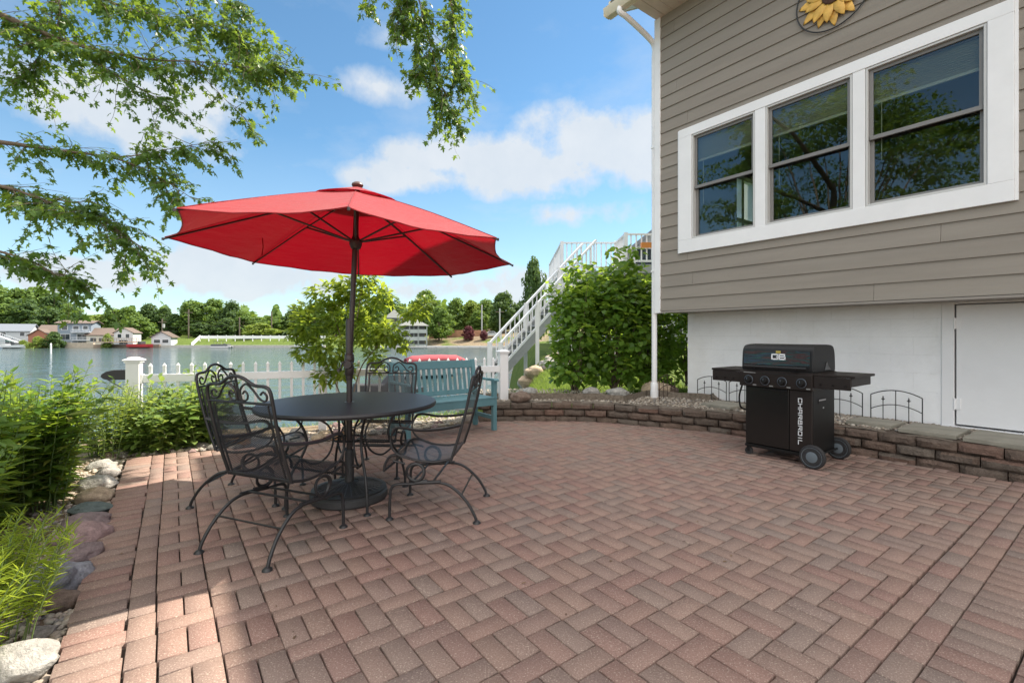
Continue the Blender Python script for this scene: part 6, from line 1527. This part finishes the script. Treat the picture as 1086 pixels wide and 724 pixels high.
    pontoon('white pontoon boat moored at the far left white house', 9, 114, -20, mat('teal_canvas', (.06,.17,.16), .8), B_W)
    t = thing('motor_boat', 'small white motor boat moored right of the far left pontoon boat', 'boat', (far(15.5, 113), 113, LAKE_Z + .1), R(10)); obj('hull', hull(4.4, 1.8, .7), B_W, t, smooth=40); m = MB(); m.box2((-.3, -.7, .7), (.5, .7, 1.25)); obj('windscreen', m, DKB, t, bevel=.05)
    t = thing('motor_boat', 'low red motor boat moored below the reddish terrace', 'boat', (far(150, 117), 117, LAKE_Z + .1), R(-8)); obj('hull', hull(6.5, 2.1, .8), B_R, t, smooth=40); m = MB(); m.box2((-.4, -.7, .8), (.5, .7, 1.5)); obj('windscreen', m, DKB, t, bevel=.05)
    t = thing('motor_boat', 'white boat on the water right of the far grass bank, behind the small tree', 'boat', (far(328, 117), 117, LAKE_Z + .1), R(5)); obj('hull', hull(6.5, 2.1, .8), B_W, t, smooth=40); m = MB(); m.box2((-.4, -.7, .8), (.5, .7, 1.5)); obj('windscreen', m, DKB, t, bevel=.05)
    p = MB(); p.tube([Vector((0, 0, -1)), Vector((0, 0, 1.6))], .12, 8); p.lathe([(.14, 1.6), (.0001, 1.8)], (0, 0, 0), 8); tag(obj('mooring_post', p, B_W, None, (far(54, 82), 82, LAKE_Z)), 'white mooring post in the water left of the fence', 'post')
    # car on the right hill
    Yc = 126; xc = far(521, Yc); t = thing('parked_car', 'silver car parked on the right hill beside the purple trees', 'car', (xc, Yc, EYE + (355 - 357.0) / FPX * Yc), R(8))
    prof = [(-2.1, .25), (-2.15, .75), (-1.9, .92), (-1.3, .95), (-.7, 1.42), (.7, 1.45), (1.3, 1.0), (2.0, .88), (2.15, .6), (2.1, .25)]
    m = MB(); m.prism(prof, -.85, .85, 'XZ'); obj('body', m, mat('car_silver', (.45,.47,.50), .3, .5), t, bevel=.06); m = MB(); m.prism([(-1.1, .98), (-.65, 1.36), (.6, 1.38), (1.05, 1.0)], -.865, .865, 'XZ'); obj('window', m, mat('far_glass', (.03,.04,.05)), t)
    for x in (-1.3, 1.3):
        for y in (-.82, .82): w = MB(); w.lathe([(.2, -.1), (.33, -.1), (.33, .1), (.2, .1)], (x, y, .33), 16, 'Y'); wh = obj('wheel', w, mat('tyre', (.02,.02,.022)), t); w = MB(); w.lathe([(.0001, -.11), (.2, -.1), (.2, .1), (.0001, .11)], (x, y, .33), 12, 'Y'); obj('rim', w, ALU, wh)
build_boats()

# ------------------------------------------------------------------ trees across the water
def tree_proto(name, label, seed, lm, H=10.0, Wd=8.0, n=3600, leaf=.55, trunk=.22, group=None, low=.15):
    rnd = np.random.default_rng(seed); t = thing(name, label, 'tree', (0, 0, 0), 0, group)
    tr = MB(); tr.tube([Vector((0, 0, -1.5)), Vector((.1, 0, H * .3)), Vector((.0, .1, H * .75))], [.30, .24, .06], 8)
    k = 26; C = []
    for i in range(k):
        u = (i + .5) / k; z = H * (low + (1 - low) * u); prof = math.sin(math.pi * min(1, (u * .88 + .14))) ** .7; r = Wd / 2 * prof * math.sqrt(rnd.uniform(.1, 1)) * .8; an = i * 2.4 + rnd.uniform(-.4, .4); C.append((r * math.cos(an), r * math.sin(an), z))
        if i % 3 == 0: tr.tube([Vector((.05, 0, z * .6)), Vector((C[-1][0] * .5, C[-1][1] * .5, z * .82)), Vector(C[-1])], [.09, .06, .02], 5)
    obj('trunk', tr, BARK, t, smooth=60)
    C = np.array(C); rad = rnd.uniform(.13, .24, k) * Wd; idx = rnd.integers(0, k, n); v = rnd_unit(n); p = C[idx] + v * rad[idx][:, None] * rnd.uniform(.45, 1.05, (n, 1)) * np.array([1, 1, .75])
    d = rnd_unit(n); u = v + rnd.normal(0, .35, (n, 3)); u[:, 2] += .35
    leaves('crown', p, d, u, rnd.uniform(.5, 1.2, n) * leaf, CLUMP, lm, t)
    return t
F1 = leaf_mat('far_dark', [(.042,.085,.022),(.06,.11,.028),(.036,.075,.022)], (.16,.25,.04), .28, .7)
F2 = leaf_mat('far_mid', [(.085,.15,.03),(.115,.185,.036),(.07,.13,.028)], (.26,.38,.05), .3, .7)
F3 = leaf_mat('far_light', [(.14,.205,.035),(.18,.24,.045),(.12,.18,.033)], (.36,.46,.06), .32, .7)
F4 = leaf_mat('far_purple', [(.10,.028,.035),(.13,.04,.045),(.075,.02,.03)], (.20,.04,.05), .25, .7)
def build_far_trees():
    mats = {'d': F1, 'm': F2, 'l': F3, 'p': F4}; protos = {}
    def get(kind, k, label, group):
        key = (kind, k)
        if key not in protos: protos[key] = tree_proto('broadleaf_tree' if kind != 'p' else 'purple_tree', label, 200 + k * 17 + ord(kind), mats[kind], group=group, low=.08 if k == 2 else .16); return protos[key], True
        return protos[key], False
    G = {'A': ('leafy tree in the dense wood on the rise behind the far left houses', 'trees behind the far left houses'), 'B': ('leafy tree in the row behind the cottages and cabin on the far shore', 'trees behind the cottages'),
         'C': ('leafy tree in the dense wood behind the long white far fence', 'trees behind the white fence'), 'D': ('leafy tree on the far shore behind the small tree and umbrella pole', 'trees behind the small tree'), 'E': ('leafy tree along the top of the bare right hill', 'trees on the right hill')}
    L = [  # px, top y, width px, distance, kind, proto, group or own label
        (-6,302,44,150,'m',0,'A'),(18,306,40,150,'m',1,'A'),(40,305,44,152,'m',0,'A'),(60,311,38,150,'d',2,'A'),(74,322,30,148,'m',1,'A'),(28,318,46,140,'d',2,'A'),(4,322,40,138,'m',1,'A'),(52,326,36,138,'d',0,'A'),(88,334,22,146,'d',1,'A'),
        (58,352,22,116,'d',2,'round dark green tree in front of the blue-grey wing across the lake'),(40,357,18,115,'l',2,'low light green shrubbery mass on the shore before the brick house'),(24,361,16,115.5,'l',2,'light green shrub at the water before the low white house'),(114,354,13,117.5,'l',1,'small light tree in front of the brown-roofed cottage'),
        (104,334,28,140,'l',1,'B'),(122,328,34,142,'m',0,'B'),(136,326,30,142,'m',2,'B'),(148,336,34,132,'m',1,'large mid green tree right beside the gabled cottage'),(158,323,30,150,'d',1,'B'),(176,326,26,150,'d',0,'B'),(186,333,24,146,'d',2,'B'),
        (203,319,38,148,'m',0,'C'),(226,317,40,150,'m',1,'C'),(246,320,34,148,'d',0,'C'),(258,330,30,144,'m',2,'C'),(240,338,34,140,'d',1,'C'),(214,342,32,138,'d',2,'C'),(272,336,30,146,'m',0,'C'),(276,343,44,136,'l',2,'wide light green rounded tree just above the white far fence'),(296,336,36,146,'m',1,'C'),(312,328,36,148,'d',0,'C'),
        (334,322,40,146,'m',2,'D'),(356,326,36,146,'m',1,'D'),(378,320,36,146,'d',0,'D'),(408,309,40,142,'d',1,'tall dark oak behind the boathouse tower'),(398,324,30,136,'d',2,'D'),(424,322,26,140,'m',0,'D'),
        (452,308,44,146,'m',1,'E'),(466,325,34,124,'m',0,'bushy mid green tree standing alone right of the boathouse'),(484,317,34,146,'m',2,'E'),(500,319,34,148,'l',1,'E'),(516,318,32,148,'m',0,'E'),(536,310,40,138,'d',0,'large dark tree on the right hill just left of the outside stairs'),(528,334,28,140,'m',2,'E'),(552,322,34,142,'d',1,'E'),(508,330,30,142,'m',2,'E'),(574,316,40,150,'m',1,'E'),
        (566,277,34,60,'d',1,'tall dark tree rising behind the deck beside the outside stairs'),(594,296,30,70,'m',0,'tree showing just left of the deck railing behind the stairs'),
        (497,346,17,123,'p',0,'purple-leaved tree on the right hill, the larger of two'),(513,350,11,123,'p',1,'purple-leaved tree beside the silver car, the smaller of two')]
    for px, top, w, Y, kind, k, g in L:
        label, group = G[g] if g in G else (g, None)
        src, new = get(kind, k, label, group); x = far(px, Y); z0 = gh(x, Y) - .2; zt = EYE + (355 - top) / FPX * Y; zt = max(zt, z0 + 1.5); ww = w / FPX * Y
        sc = (ww / 8.6, ww / 8.6, (zt - z0) / 10.6)
        o = src if new else dup(src, label=label)
        if group: o['group'] = group
        elif 'group' in o.keys(): del o['group']
        o.location = (x, Y, z0); o.scale = sc; o.rotation_euler = (0, 0, random.uniform(0, 6))
    # the wood goes on behind as one mass
    rnd = np.random.default_rng(77); n = 9000; px = rnd.uniform(-60, 640, n); Y = rnd.uniform(156, 176, n); h = np.interp(px, [-60, 60, 90, 200, 330, 440, 520, 640], [322, 326, 341, 334, 338, 330, 332, 326]) + 8 * np.sin(px * .21) + 5 * np.sin(px * .53)
    zt = EYE + (355 - h) / FPX * Y; u = rnd.uniform(0, 1, n) ** .6; x = (px - CX) / FPX * Y; z = -1 + (zt + 1) * u
    o = leaves('far_woods', np.stack([x, Y, z], 1), rnd_unit(n), rnd_unit(n) + np.array([0, -.4, .5]), rnd.uniform(1.2, 2.6, n), CLUMP, F2); stuff(o)
build_far_trees()
